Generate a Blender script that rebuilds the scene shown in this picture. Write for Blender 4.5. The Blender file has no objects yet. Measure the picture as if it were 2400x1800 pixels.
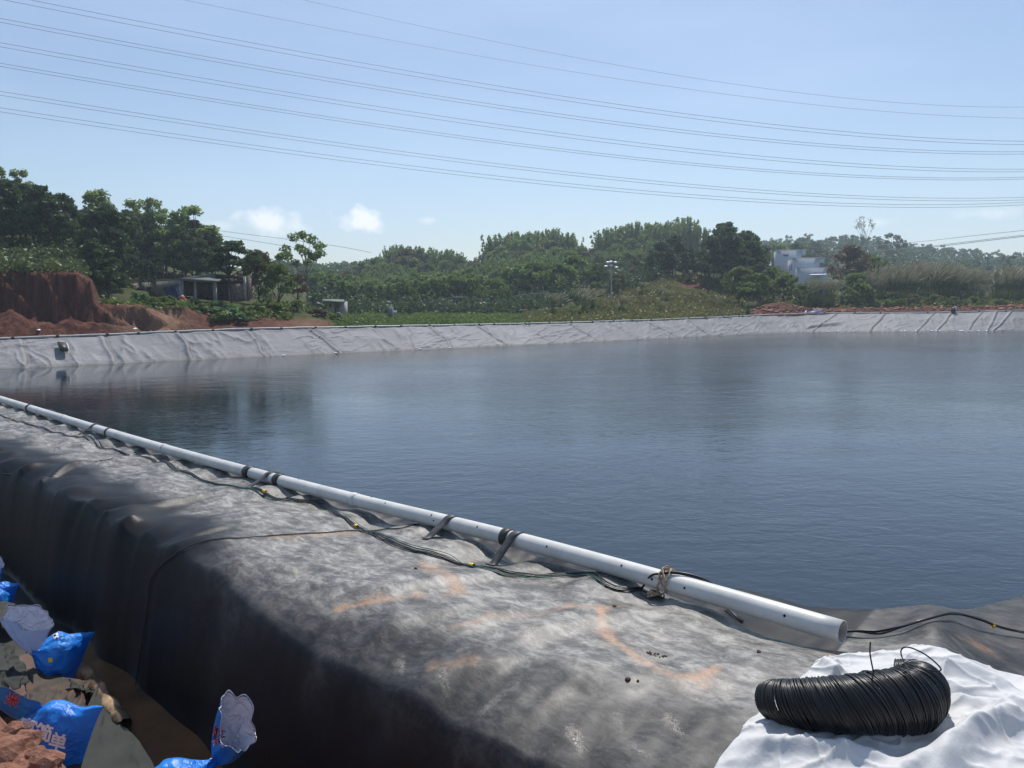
import bpy, math, random
import numpy as np
from mathutils import Vector, Matrix
from mathutils.bvhtree import BVHTree

# ------------------------------------------------------------------ camera, world, sun
CAM_H = 5.8
F = 1806.0
PITCH = math.atan(215.0 / F)
sc = bpy.context.scene
col = sc.collection
cam_d = bpy.data.cameras.new('camera')
cam = bpy.data.objects.new('camera', cam_d)
col.objects.link(cam)
cam.location = (0, 0, CAM_H)
cam.rotation_euler = (math.radians(90) - PITCH, 0, 0)
cam_d.sensor_width = 36.0
cam_d.lens = 36.0 * F / 2400.0
cam_d.clip_start = 0.05
cam_d.clip_end = 5000
sc.camera = cam

SUN_EL = math.radians(58)
SUN_AZ = math.radians(12)          # clockwise from +Y (the viewing direction)
sun_d = bpy.data.lights.new('sun', 'SUN')
sun_d.energy = 4.8
sun_d.angle = math.radians(0.6)
sun_d.color = (1.0, 0.95, 0.88)
sun = bpy.data.objects.new('sun', sun_d)
col.objects.link(sun)
sdir = Vector((math.sin(SUN_AZ) * math.cos(SUN_EL), math.cos(SUN_AZ) * math.cos(SUN_EL), math.sin(SUN_EL)))
sun.rotation_euler = sdir.to_track_quat('Z', 'Y').to_euler()

world = bpy.data.worlds.new('World')
sc.world = world
world.use_nodes = True
wt = world.node_tree
wt.nodes.clear()


def wn(t, **k):
    n = wt.nodes.new(t)
    for a, b in k.items():
        setattr(n, a, b)
    return n


wo = wn('ShaderNodeOutputWorld')
wbg = wn('ShaderNodeBackground')
wsky = wn('ShaderNodeTexSky')
wsky.sky_type = 'NISHITA'
wsky.sun_disc = False
wsky.sun_elevation = SUN_EL
wsky.sun_rotation = SUN_AZ
wsky.air_density = 1.0
wsky.dust_density = 0.6
wsky.ozone_density = 2.6
wbg.inputs['Strength'].default_value = 0.115
wt.links.new(wbg.outputs[0], wo.inputs[0])


def wmath(op, a, b=None, clamp=False):
    n = wn('ShaderNodeMath', operation=op)
    n.use_clamp = clamp
    for i, v in enumerate((a, b)):
        if v is None:
            continue
        if isinstance(v, (int, float)):
            n.inputs[i].default_value = v
        else:
            wt.links.new(v, n.inputs[i])
    return n.outputs[0]


def dirvec(px, py):
    d = Vector(((px - 1200) / F, (900 - py) / F, -1.0))
    d = cam.rotation_euler.to_matrix() @ d
    return d.normalized()


wtc = wn('ShaderNodeTexCoord')
wsep = wn('ShaderNodeSeparateXYZ')
wt.links.new(wtc.outputs['Generated'], wsep.inputs[0])
# thin veil of high cloud, then small cumulus low over the horizon
wmap = wn('ShaderNodeMapping')
wmap.inputs['Scale'].default_value = (1.2, 1.2, 5.0)
wt.links.new(wtc.outputs['Generated'], wmap.inputs[0])
wnz = wn('ShaderNodeTexNoise')
wnz.inputs['Scale'].default_value = 1.7
wnz.inputs['Detail'].default_value = 5
wt.links.new(wmap.outputs[0], wnz.inputs[0])
veil = wmath('ADD', wmath('MULTIPLY', wmath('SUBTRACT', wnz.outputs[0], 0.40, True), 2.3, True), 0.26)
wnz2 = wn('ShaderNodeTexNoise')
wnz2.inputs['Scale'].default_value = 48
wnz2.inputs['Detail'].default_value = 6
wt.links.new(wtc.outputs['Generated'], wnz2.inputs[0])
cum = None
for (px, py, wd, ht, st) in ((628, 524, 66, 30, .75), (618, 512, 22, 24, .7), (848, 520, 58, 26, .95), (852, 506, 28, 22, .9),
                             (700, 536, 40, 12, .3), (1003, 516, 22, 9, .3), (2310, 500, 60, 12, .28), (2060, 522, 36, 10, .25), (500, 530, 60, 12, .25)):
    d = dirvec(px, py)
    right = Vector((d.y, -d.x, 0)).normalized()
    up = right.cross(d).normalized()
    def dotn(v, off):
        n = wn('ShaderNodeVectorMath', operation='DOT_PRODUCT')
        wt.links.new(wtc.outputs['Generated'], n.inputs[0])
        n.inputs[1].default_value = v
        return wmath('SUBTRACT', n.outputs['Value'], off)
    x = wmath('DIVIDE', dotn(right, 0.0), wd / F)
    y = wmath('DIVIDE', dotn(up, 0.0), ht / F)
    r = wmath('SQRT', wmath('ADD', wmath('MULTIPLY', x, x), wmath('MULTIPLY', y, y)))
    r = wmath('ADD', r, wmath('MULTIPLY', wmath('SUBTRACT', wnz2.outputs[0], 0.5), 2.2))
    m = wmath('MULTIPLY', wmath('SUBTRACT', 1.1, r, True), st * 1.5, True)
    m = wmath('MULTIPLY', m, wmath('GREATER_THAN', dotn(d, 0.0), 0.5))
    cum = m if cum is None else wmath('MAXIMUM', cum, m)
wmix = wn('ShaderNodeMixRGB')
wt.links.new(wmath('MULTIPLY', veil, 0.42), wmix.inputs[0])
wt.links.new(wsky.outputs[0], wmix.inputs[1])
wmix.inputs[2].default_value = (5.6, 7.1, 9.3, 1)
wmix2 = wn('ShaderNodeMixRGB')
wt.links.new(wmath('MULTIPLY', cum, 0.72, True), wmix2.inputs[0])
wt.links.new(wmix.outputs[0], wmix2.inputs[1])
wmix2.inputs[2].default_value = (10.5, 10.5, 10.8, 1)
wt.links.new(wmix2.outputs[0], wbg.inputs[0])

sc.view_settings.view_transform = 'Standard'
sc.view_settings.look = 'None'
sc.view_settings.exposure = 0.0
sc.view_settings.gamma = 1.0
sc.cycles.max_bounces = 6
sc.cycles.transparent_max_bounces = 8
sc.cycles.volume_bounces = 0

RNG = np.random.default_rng(7)
random.seed(7)

# ------------------------------------------------------------------ small tools


def smooth(a, b, x):
    t = np.clip((x - a) / (b - a), 0, 1)
    return t * t * (3 - 2 * t)


def vnoise(x, y, seed=0):
    x = np.asarray(x, float) + seed * 17.13
    y = np.asarray(y, float) + seed * 5.71
    xi = np.floor(x).astype(np.int64)
    yi = np.floor(y).astype(np.int64)
    fx = x - xi
    fy = y - yi
    fx = fx * fx * (3 - 2 * fx)
    fy = fy * fy * (3 - 2 * fy)

    def h(a, b):
        n = (a * 374761393 + b * 668265263 + seed * 1442695) & 0x7fffffff
        n = ((n ^ (n >> 13)) * 1274126177) & 0x7fffffff
        n = n ^ (n >> 16)
        return (n & 0xffff) / 65535.0
    return (h(xi, yi) * (1 - fx) + h(xi + 1, yi) * fx) * (1 - fy) + (h(xi, yi + 1) * (1 - fx) + h(xi + 1, yi + 1) * fx) * fy


def fbm(x, y, seed=0, octv=4):
    s = 0
    a = 0.5
    for i in range(octv):
        s = s + a * vnoise(x * 2 ** i, y * 2 ** i, seed + i)
        a *= 0.5
    return s / (1 - 0.5 ** octv)


def mesh_np(name, V, Fc, attrs=None, smooth_=True):
    V = np.asarray(V, dtype=np.float32)
    Fc = np.asarray(Fc, dtype=np.int32)
    me = bpy.data.meshes.new(name)
    k = Fc.shape[1]
    me.vertices.add(len(V))
    me.vertices.foreach_set('co', V.ravel())
    me.loops.add(Fc.size)
    me.loops.foreach_set('vertex_index', Fc.ravel())
    me.polygons.add(len(Fc))
    me.polygons.foreach_set('loop_start', np.arange(0, Fc.size, k, dtype=np.int32))
    try:
        me.polygons.foreach_set('loop_total', np.full(len(Fc), k, dtype=np.int32))
    except Exception:
        pass
    me.update(calc_edges=True)
    if smooth_:
        me.polygons.foreach_set('use_smooth', np.ones(len(Fc), dtype=bool))
    if attrs:
        for an, av in attrs.items():
            at = me.attributes.new(an, 'FLOAT', 'POINT')
            at.data.foreach_set('value', np.asarray(av, dtype=np.float32).ravel())
    me.validate()
    return me


def link(name, me, mat=None, parent=None, loc=None):
    o = bpy.data.objects.new(name, me)
    col.objects.link(o)
    if mat is not None and me is not None:
        for m in (mat if isinstance(mat, (list, tuple)) else [mat]):
            me.materials.append(m)
    if parent is not None:
        o.parent = parent
        o.matrix_parent_inverse = Matrix.Identity(4)
        if parent.type == 'EMPTY' and loc is None:
            pass
    if loc is not None:
        o.location = loc
    return o


def tag(o, label=None, cat=None, group=None, kind=None):
    if label:
        o['label'] = label
    if cat:
        o['category'] = cat
    if group:
        o['group'] = group
    if kind:
        o['kind'] = kind
    return o


def empty(name, loc=(0, 0, 0)):
    o = bpy.data.objects.new(name, None)
    col.objects.link(o)
    o.location = loc
    o.empty_display_size = 0.2
    return o


def merge(parts):
    Vs, Fs, n = [], [], 0
    for V, Fc in parts:
        V = np.asarray(V, float)
        Vs.append(V)
        Fs.append(np.asarray(Fc) + n)
        n += len(V)
    return np.concatenate(Vs), np.concatenate(Fs)


def grid_faces(nr, nc, wrap=False):
    r = np.arange(nr - 1)[:, None]
    c = np.arange(nc if wrap else nc - 1)[None, :]
    c2 = (c + 1) % nc
    a = r * nc + c
    b = r * nc + c2
    d = (r + 1) * nc + c2
    e = (r + 1) * nc + c
    return np.stack([a, b, d, e], -1).reshape(-1, 4)


def catmull(P, n=6):
    P = np.asarray(P, float)
    if len(P) < 3:
        return P
    Q = np.vstack([2 * P[0] - P[1], P, 2 * P[-1] - P[-2]])
    out = []
    for i in range(1, len(Q) - 2):
        for j in range(n):
            t = j / n
            p0, p1, p2, p3 = Q[i - 1], Q[i], Q[i + 1], Q[i + 2]
            out.append(0.5 * ((2 * p1) + (-p0 + p2) * t + (2 * p0 - 5 * p1 + 4 * p2 - p3) * t * t + (-p0 + 3 * p1 - 3 * p2 + p3) * t ** 3))
    out.append(Q[-2])
    return np.array(out)


def tube(P, r, n=8, cap=True):
    """V, F of a tube along P; r scalar or per point."""
    P = np.asarray(P, float)
    m = len(P)
    r = np.broadcast_to(np.asarray(r, float), (m,))
    T = np.gradient(P, axis=0)
    T /= np.linalg.norm(T, axis=1)[:, None] + 1e-12
    up = np.array([0, 0, 1.0])
    if abs(T[0] @ up) > 0.95:
        up = np.array([1.0, 0, 0])
    A = np.zeros_like(P)
    a = np.cross(T[0], up)
    a /= np.linalg.norm(a)
    for i in range(m):
        a = a - T[i] * (a @ T[i])
        a /= np.linalg.norm(a) + 1e-12
        A[i] = a
    B = np.cross(T, A)
    th = np.arange(n) / n * 2 * math.pi
    V = P[:, None, :] + r[:, None, None] * (A[:, None, :] * np.cos(th)[None, :, None] + B[:, None, :] * np.sin(th)[None, :, None])
    V = V.reshape(-1, 3)
    Fc = grid_faces(m, n, True)
    if cap:
        V = np.vstack([V, P[0], P[-1]])
        i0, i1 = len(V) - 2, len(V) - 1
        c = np.arange(n)
        c2 = (c + 1) % n
        F0 = np.stack([c2, c, np.full(n, i0), np.full(n, i0)], -1)
        b = (m - 1) * n
        F1 = np.stack([b + c, b + c2, np.full(n, i1), np.full(n, i1)], -1)
        # degenerate quads become triangles in validate(); keep them as thin quads instead
        V0 = V[i0] + (V[0] - V[i0]) * 1e-3
        Fc = np.vstack([Fc, F0, F1])
    return V, Fc


def tube_obj(name, P, r, mat, parent=None, n=8, cap=False):
    V, Fc = tube(P, r, n, cap)
    return link(name, mesh_np(name, V, Fc), mat, parent)


def box_vf(x0, x1, y0, y1, z0, z1, M=None):
    V = np.array([(x, y, z) for z in (z0, z1) for y in (y0, y1) for x in (x0, x1)], float)
    Fc = np.array([(0, 2, 3, 1), (4, 5, 7, 6), (0, 1, 5, 4), (2, 6, 7, 3), (0, 4, 6, 2), (1, 3, 7, 5)])
    if M is not None:
        V = V @ np.array(M.to_3x3()).T + np.array(M.translation)
    return V, Fc


def beam(a, b, w, h, up=(0, 0, 1)):
    """box from point a to point b, width w (sideways) and height h"""
    a = np.array(a, float)
    b = np.array(b, float)
    t = (b - a)
    t /= np.linalg.norm(t)
    u = np.array(up, float)
    s = np.cross(t, u)
    s /= np.linalg.norm(s)
    u = np.cross(s, t)
    V = []
    for p in (a, b):
        for (i, j) in ((-1, -1), (1, -1), (1, 1), (-1, 1)):
            V.append(p + s * w / 2 * i + u * h / 2 * j)
    Fc = np.array([(0, 1, 2, 3), (7, 6, 5, 4), (0, 4, 5, 1), (1, 5, 6, 2), (2, 6, 7, 3), (3, 7, 4, 0)])
    return np.array(V), Fc


def quadslab(p, th):
    """slab from 4 corner points, thickness th downwards along its normal"""
    p = [np.array(q, float) for q in p]
    n = np.cross(p[1] - p[0], p[3] - p[0])
    n /= np.linalg.norm(n)
    V = np.array(p + [q - n * th for q in p])
    Fc = np.array([(0, 1, 2, 3), (7, 6, 5, 4), (0, 4, 5, 1), (1, 5, 6, 2), (2, 6, 7, 3), (3, 7, 4, 0)])
    return V, Fc


def ray(px, py):
    cp, sp = math.cos(PITCH), math.sin(PITCH)
    x = (px - 1200) / F
    y = (900 - py) / F
    return np.array([x, cp + y * sp, -sp + y * cp])


def at_Y(px, py, Y):
    d = ray(px, py)
    return np.array([0, 0, CAM_H]) + d * (Y / d[1])


def at_h(px, py, h):
    d = ray(px, py)
    return np.array([0, 0, CAM_H]) + d * ((h - CAM_H) / d[2])


# ------------------------------------------------------------------ materials
MATS = {}


class NT:
    def __init__(s, name):
        s.m = bpy.data.materials.new(name)
        s.m.use_nodes = True
        s.t = s.m.node_tree
        s.t.nodes.clear()
        s.out = s.t.nodes.new('ShaderNodeOutputMaterial')
        s.b = s.t.nodes.new('ShaderNodeBsdfPrincipled')
        s.t.links.new(s.b.outputs[0], s.out.inputs[0])
        s.tc = s.t.nodes.new('ShaderNodeTexCoord')
        MATS[name] = s.m

    def put(s, v, inp):
        if v is None:
            return
        if isinstance(v, (int, float)):
            inp.default_value = v
        elif isinstance(v, (tuple, list)):
            inp.default_value = tuple(v) if len(v) == 4 or len(inp.default_value) == 3 else tuple(v) + (1,)
        else:
            s.t.links.new(v, inp)

    def math(s, op, a, b=0.0, clamp=False):
        n = s.t.nodes.new('ShaderNodeMath')
        n.operation = op
        n.use_clamp = clamp
        s.put(a, n.inputs[0])
        s.put(b, n.inputs[1])
        return n.outputs[0]

    def map(s, scale=(1, 1, 1), rot=(0, 0, 0), src='Object'):
        n = s.t.nodes.new('ShaderNodeMapping')
        n.inputs['Scale'].default_value = scale
        n.inputs['Rotation'].default_value = rot
        s.t.links.new(s.tc.outputs[src] if isinstance(src, str) else src, n.inputs[0])
        return n.outputs[0]

    def noise(s, scale, detail=4, rough=.5, vec=None, dist=0.0):
        n = s.t.nodes.new('ShaderNodeTexNoise')
        n.inputs['Scale'].default_value = scale
        n.inputs['Detail'].default_value = detail
        n.inputs['Roughness'].default_value = rough
        n.inputs['Distortion'].default_value = dist
        s.t.links.new(vec if vec is not None else s.tc.outputs['Object'], n.inputs['Vector'])
        return n.outputs[0]

    def voro(s, scale, vec=None, feat='F1', out='Distance'):
        n = s.t.nodes.new('ShaderNodeTexVoronoi')
        n.feature = feat
        n.inputs['Scale'].default_value = scale
        s.t.links.new(vec if vec is not None else s.tc.outputs['Object'], n.inputs['Vector'])
        return n.outputs[out]

    def ramp(s, fac, stops):
        n = s.t.nodes.new('ShaderNodeValToRGB')
        e = n.color_ramp.elements
        while len(e) < len(stops):
            e.new(0.5)
        for i, (p, c) in enumerate(stops):
            e[i].position = p
            e[i].color = tuple(c) + (1,) if len(c) == 3 else c
        s.put(fac, n.inputs[0])
        return n.outputs[0]

    def range(s, v, a, b, c=0.0, d=1.0):
        n = s.t.nodes.new('ShaderNodeMapRange')
        n.inputs[1].default_value = a
        n.inputs[2].default_value = b
        n.inputs[3].default_value = c
        n.inputs[4].default_value = d
        s.put(v, n.inputs[0])
        return n.outputs[0]

    def mix(s, fac, a, b, mode='MIX'):
        n = s.t.nodes.new('ShaderNodeMixRGB')
        n.blend_type = mode
        s.put(fac, n.inputs[0])
        s.put(a, n.inputs[1])
        s.put(b, n.inputs[2])
        return n.outputs[0]

    def attr(s, name):
        n = s.t.nodes.new('ShaderNodeAttribute')
        n.attribute_name = name
        return n.outputs['Fac']

    def bump(s, h, strength=.5, dist=.02, nrm=None):
        n = s.t.nodes.new('ShaderNodeBump')
        s.put(strength, n.inputs['Strength'])
        n.inputs['Distance'].default_value = dist
        s.put(h, n.inputs['Height'])
        if nrm is not None:
            s.t.links.new(nrm, n.inputs['Normal'])
        return n.outputs[0]

    def set(s, **k):
        names = {'color': 'Base Color', 'rough': 'Roughness', 'spec': 'Specular IOR Level', 'metal': 'Metallic', 'normal': 'Normal', 'ior': 'IOR',
                 'coat': 'Coat Weight', 'sheen': 'Sheen Weight'}
        for a, v in k.items():
            s.put(v, s.b.inputs[names[a]])
        return s.m


def simple(name, c, rough=.6, spec=.4, var=.25, scale=8, bump=0.0, metal=0.0):
    t = NT(name)
    n = t.noise(scale, 5)
    c2 = tuple(min(1, x * (1 + var)) for x in c)
    c1 = tuple(x * (1 - var) for x in c)
    t.set(color=t.ramp(n, [(.3, c1), (.7, c2)]), rough=rough, spec=spec, metal=metal)
    if bump:
        t.set(normal=t.bump(t.noise(scale * 4, 4), .5, bump))
    return t.m


def foliage(name, dark, light, transl=.35):
    t = NT(name)
    a = t.attr('tint')
    oi = t.t.nodes.new('ShaderNodeObjectInfo')
    v = t.math('ADD', t.math('MULTIPLY', a, .8), t.math('MULTIPLY', oi.outputs['Random'], .3))
    c = t.ramp(v, [(.1, dark), (.95, light)])
    t.set(color=c, rough=.55, spec=.3)
    tr = t.t.nodes.new('ShaderNodeBsdfTranslucent')
    t.put(t.mix(.5, c, light), tr.inputs[0])
    mx = t.t.nodes.new('ShaderNodeMixShader')
    mx.inputs[0].default_value = transl
    t.t.links.new(t.b.outputs[0], mx.inputs[1])
    t.t.links.new(tr.outputs[0], mx.inputs[2])
    t.t.links.new(mx.outputs[0], t.out.inputs[0])
    return t.m


M_pine = foliage('pine_needles', (0.029, 0.060, 0.027), (0.091, 0.138, 0.048), .3)
M_euc = foliage('eucalyptus_leaves', (0.076, 0.144, 0.043), (0.242, 0.324, 0.102), .45)
M_broad = foliage('broad_leaves', (0.034, 0.085, 0.023), (0.175, 0.263, 0.051), .42)
M_bamboo = foliage('bamboo_leaves', (0.061, 0.130, 0.035), (0.204, 0.286, 0.066), .45)
M_bush = foliage('bush_leaves', (0.044, 0.096, 0.024), (0.175, 0.228, 0.051), .4)
M_brown = foliage('brown_leaves', (.09, .065, .035), (.17, .13, .06), .3)
M_olive = foliage('olive_leaves', (0.066, 0.081, 0.028), (0.182, 0.175, 0.053), .3)
M_far = foliage('far_leaves', (0.041, 0.091, 0.041), (0.124, 0.182, 0.066), .3)
M_grassl = foliage('grass_blades', (.06, .10, .025), (.16, .22, .06), .4)
M_scrub = foliage('scrub_leaves', (0.054, 0.075, 0.026), (0.232, 0.218, 0.068), .3)
M_under = foliage('undergrowth_leaves', (.03, .05, .02), (.13, .16, .05), .25)
M_taro = foliage('big_leaves', (.03, .09, .03), (.14, .26, .09), .4)
M_plume = foliage('plumes', (.34, .32, .20), (.55, .52, .38), .45)
M_bark = simple('bark', (.055, .045, .035), .9, .2, .4, 6)
M_bark2 = simple('pale_bark', (.2, .18, .15), .85, .2, .35, 4)
M_white = None

# pipe pvc
t = NT('pipe_pvc')
n1 = t.noise(2.2, 6, .65)
n2 = t.noise(60, 3, .7)
c = t.ramp(n1, [(.35, (.47, .475, .46)), (.6, (.60, .60, .58))])
c = t.mix(t.math('MULTIPLY', t.range(n2, .62, .75), .35), c, (.33, .27, .2))
t.set(color=c, rough=.42, spec=.45)
M_pipe = t.m
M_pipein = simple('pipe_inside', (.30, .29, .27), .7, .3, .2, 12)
M_black = simple('black_rubber', (.022, .022, .024), .5, .4, .3, 12)
M_hole = simple('hole_dark', (.012, .012, .012), .9, .1, .1, 5)
M_strap = simple('strap_rubber', (.045, .046, .05), .5, .45, .4, 14, .002)
M_cable = simple('cable_black', (.012, .013, .015), .34, .5, .3, 10)
M_cableg = simple('cable_green', (.02, .14, .11), .4, .5, .3, 10)
M_tape = simple('tape_yellow', (.75, .5, .04), .5, .4, .15, 20)
M_rope = simple('rope_fibre', (.42, .32, .22), .9, .2, .35, 60, .004)
M_wire = simple('overhead_wire', (.10, .11, .13), .6, .3, .1, 2)
M_pole = simple('concrete_pole', (.22, .21, .19), .85, .2, .2, 3)
M_polew = simple('pale_pole', (.34, .35, .34), .7, .3, .15, 3)
M_lamp = simple('lamp_housing', (.62, .66, .68), .4, .5, .1, 5)
M_conc = simple('grey_render', (.33, .325, .31), .9, .2, .3, 1.5, .01)
M_brick = simple('bare_brick', (.22, .17, .14), .9, .2, .35, 3, .01)
M_roof = simple('fibre_roof', (.15, .165, .155), .8, .3, .3, 1.2)
M_dark = simple('dark_interior', (.02, .02, .02), .9, .2, .3, 1)
M_blue = simple('blue_sheet', (.012, .035, .22), .5, .4, .25, 2)
M_orange = simple('orange_cloth', (.65, .12, .04), .8, .2, .3, 3)
M_plaster = simple('white_plaster', (.50, .53, .60), .85, .2, .08, .5)
M_win = simple('window_dark', (.02, .03, .05), .2, .5, .2, 1)
M_litter = simple('white_scrap', (.85, .86, .88), .6, .3, .05, 10)
M_clod = simple('dark_clod', (.09, .05, .035), .95, .1, .4, 40, .004)
M_wood = NT('wet_log')
tt = M_wood
nz = tt.noise(9, 5, .6, tt.map((1, 1, 1)))
nd = tt.noise(3.3, 4)
tt.set(color=tt.mix(tt.range(nd, .45, .6), tt.ramp(nz, [(.3, (.05, .032, .02)), (.7, (.12, .075, .04))]), tt.ramp(nz, [(.3, (.26, .15, .08)), (.7, (.45, .33, .19))])),
       rough=.75, normal=tt.bump(tt.noise(26, 4), .7, .012))
M_wood = tt.m

# ------------------------------------------------------------------ near bank: local frame and height function
U = np.array([-.730, .683])      # along the pipe, away from the camera
N = np.array([.683, .730])       # across, towards the water


def so(x, y):
    return x * U[0] + y * U[1], x * N[0] + y * N[1]


def xy(s, o):
    return s * U[0] + o * N[0], s * U[1] + o * N[1]


PIPE_PX = [(1975, 1481, 3.39), (1583, 1368, 3.355), (1183, 1258, 3.29), (830, 1171, 3.22), (600, 1111, 3.165), (385, 1052, 3.12),
           (230, 1006, 3.08), (0, 935, 2.995)]
PIPE_W = np.array([at_h(*p) for p in PIPE_PX])
_d = PIPE_W[-1] - PIPE_W[-2]
_d = np.array([U[0], U[1], 0]) * 8
PIPE_W = np.vstack([PIPE_W, PIPE_W[-1] + _d + [0, 0, -.08], PIPE_W[-1] + 3.6 * _d + [0, 0, -.12]])
PIPE_R = 0.082
_ps = np.array([so(p[0], p[1])[0] for p in PIPE_W])
_po = np.array([so(p[0], p[1])[1] for p in PIPE_W])
_ph = PIPE_W[:, 2]


def pipe_at(s):
    return np.interp(s, _ps, _po), np.interp(s, _ps, _ph)


def fold(s, o, p, q, w, amp, sharp=1.6):
    """ridge between (s,o) points p,q; width w at p narrowing to q"""
    p = np.array(p, float)
    q = np.array(q, float)
    d = q - p
    L = np.hypot(*d)
    d /= L
    t = ((s - p[0]) * d[0] + (o - p[1]) * d[1]) / L
    e = (s - p[0]) * -d[1] + (o - p[1]) * d[0]
    ww = w * (1.15 - np.clip(t, 0, 1) * .7)
    prof = np.where(e > 0, np.exp(-(e / ww) ** 2), np.exp(-(e / (ww * 3)) ** 2))
    env = smooth(-.12, .25, t) * (1 - smooth(.65, 1.08, t))
    return amp * prof * env


def pxso(px, py, h):
    p = at_h(px, py, h)
    return so(p[0], p[1])


WET = .31 + 1.2       # trench floor height
FOLDS = []
for (a, b, w, amp) in (((255, 1425, 2.55), (560, 1240, 3.1), .10, .05), ((345, 1085 + 110, 3.0), (520, 1150, 3.1), .06, .07),
                       ((20, 1180, 2.9), (215, 1075, 3.05), .07, .08), ((100, 1185, 2.95), (240, 1170, 3.08), .06, .07), ((135, 1225, 2.95), (270, 1195, 3.08), .06, .08),
                       ((260, 1262, 2.95), (330, 1220, 3.08), .06, .07), ((0, 1120, 2.95), (150, 1090, 3.0), .07, .07),
                       ((860, 1450, 3.2), (1150, 1400, 3.25), .12, .035), ((780, 1400, 3.2), (1240, 1310, 3.25), .14, .04), ((1180, 1470, 3.25), (1600, 1400, 3.3), .12, .04),
                       ((1300, 1560, 3.28), (1750, 1600, 3.3), .12, .03), ((930, 1620, 3.1), (1250, 1500, 3.28), .16, .05)):
    FOLDS.append((pxso(*a), pxso(*b), w, amp))


def Hnear(x, y):
    s, o = so(x, y)
    po, ph = pipe_at(s)
    T = ph - .115 + 0 * s
    # undulation on the crown
    lump = (fbm(s * .9, o * .9, 3, 3) - .5) * .16 + (fbm(s * 2.6, o * 1.3, 5, 3) - .5) * .075
    # wrinkles across the berm, strongest at the pipe
    wr = np.sin((s + .25 * (o - 5.6) + .35 * vnoise(s * .8, o * .5, 9)) * 6.6)
    wr = np.sign(wr) * np.abs(wr) ** .8
    wrx = wr * .03 * np.exp(-((o - po + .12) / .4) ** 2) * smooth(2.0, 3.2, s)
    far = smooth(5.5, 9, s)
    oe = 3.20 + .18 * smooth(5, 8, s) + .12 * (vnoise(s * .55, 0 * s, 21) - .5) + .10 * (vnoise(s * 1.6, 0 * s, 22) - .5) * (1 + far)
    # crease pattern on the outer shoulder
    k = s * 1.15 + .55 * (o - 3.3) + 1.6 * vnoise(s * .35, o * .2, 31)
    saw = (k - np.floor(k))
    saw = smooth(0, .75, saw) * (1 - smooth(.8, 1.0, saw))
    crease = saw * .10 * np.exp(-((o - oe - .1) / .42) ** 2) * smooth(6.0, 8.5, s)
    top = T + lump * smooth(-6, 1.5, s + 4) + wrx + crease
    top = top - .04 * np.sin(s * 6.6 + 1) * 0
    for (p, q, w, a) in FOLDS:
        top = top + fold(s, o, p, q, w, a)
    # outer face
    d = oe - o
    R_ = .42 + .55 * (1 - smooth(4.5, 8.5, s))
    k_ = .16 / R_ + .06
    face = np.where(d > -R_, -(R_ + d) ** 2 * k_, 0)
    drop = np.where(d > 0, R_ ** 2 * k_ + d * 1.5 + d * d * 11, -face)
    hang = .05 * (fbm(s * 1.2, o * .2, 41, 3) - .5) * smooth(0, .3, d) * 2
    h1 = np.maximum(top - drop + hang, WET - .06)
    # ledge and inner slope towards the pond
    led = smooth(0, .3, o - (po - .02 + .10 * np.sin(s * 2.1))) * (1 - smooth(5.2, 7.5, s)) * .16
    oc = po + .24 + .78 * (1 - smooth(2.6, 5.4, s))
    dn = np.maximum(0, o - oc)
    se = 1.8 - .42 * np.clip(o - 6.6, -1, 3) - .2 * np.clip(o - 9.6, 0, 100)
    dr = np.maximum(0, s - se) * smooth(5.9, 6.9, o)
    slope_n = np.where(dn > 0, dn * .62 + .0 * dn, 0)
    # smooth minimum of the two inward distances
    a_, b_ = dn * .66, dr * 1.16
    dd = np.minimum(a_, b_)
    kk = .5
    hmin = np.clip(.5 + .5 * (b_ - a_) / kk, 0, 1)
    dd = np.maximum(0, b_ * (1 - hmin) + a_ * hmin - kk * hmin * (1 - hmin))
    smoothsl = (fbm(s * .5, o * .35, 51, 3) - .5) * .18 * smooth(.3, 2, dd + .3 * dn)
    h = h1 - led - dd + smoothsl
    # hump in the corner where the liner is gathered
    hx0, hx1 = HUMP
    d_ = np.array(hx1) - np.array(hx0)
    L = np.hypot(*d_)
    d_ = d_ / L
    tt_ = ((s - hx0[0]) * d_[0] + (o - hx0[1]) * d_[1]) / L
    ee = (s - hx0[0]) * -d_[1] + (o - hx0[1]) * d_[0]
    h = h + .16 * np.exp(-(ee / .26) ** 2) * smooth(-.45, .35, tt_) * (1 - smooth(.8, 1.5, tt_))
    return np.maximum(h, -1.4)


HUMP = (pxso(2185, 1590, 3.28), pxso(2200, 1455, 3.15))


def hit(px, py, H=Hnear, t0=2.5, t1=40.0, lift=0.0):
    d = ray(px, py)
    t = np.linspace(t0, t1, 1600)
    P = np.array([0, 0, CAM_H]) + d * t[:, None]
    g = P[:, 2] - H(P[:, 0], P[:, 1]) - lift
    i = np.argmax(g < 0)
    if g[i] >= 0:
        return P[-1]
    if i == 0:
        return P[0]
    f = g[i - 1] / (g[i - 1] - g[i])
    return P[i - 1] * (1 - f) + P[i] * f


def poly_dist(x, y, P):
    d = np.full(x.shape, 1e9)
    for (ax, ay), (bx, by) in zip(P[:-1], P[1:]):
        vx, vy = bx - ax, by - ay
        t = np.clip(((x - ax) * vx + (y - ay) * vy) / (vx * vx + vy * vy + 1e-9), 0, 1)
        d = np.minimum(d, np.hypot(x - ax - t * vx, y - ay - t * vy))
    return d


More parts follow.
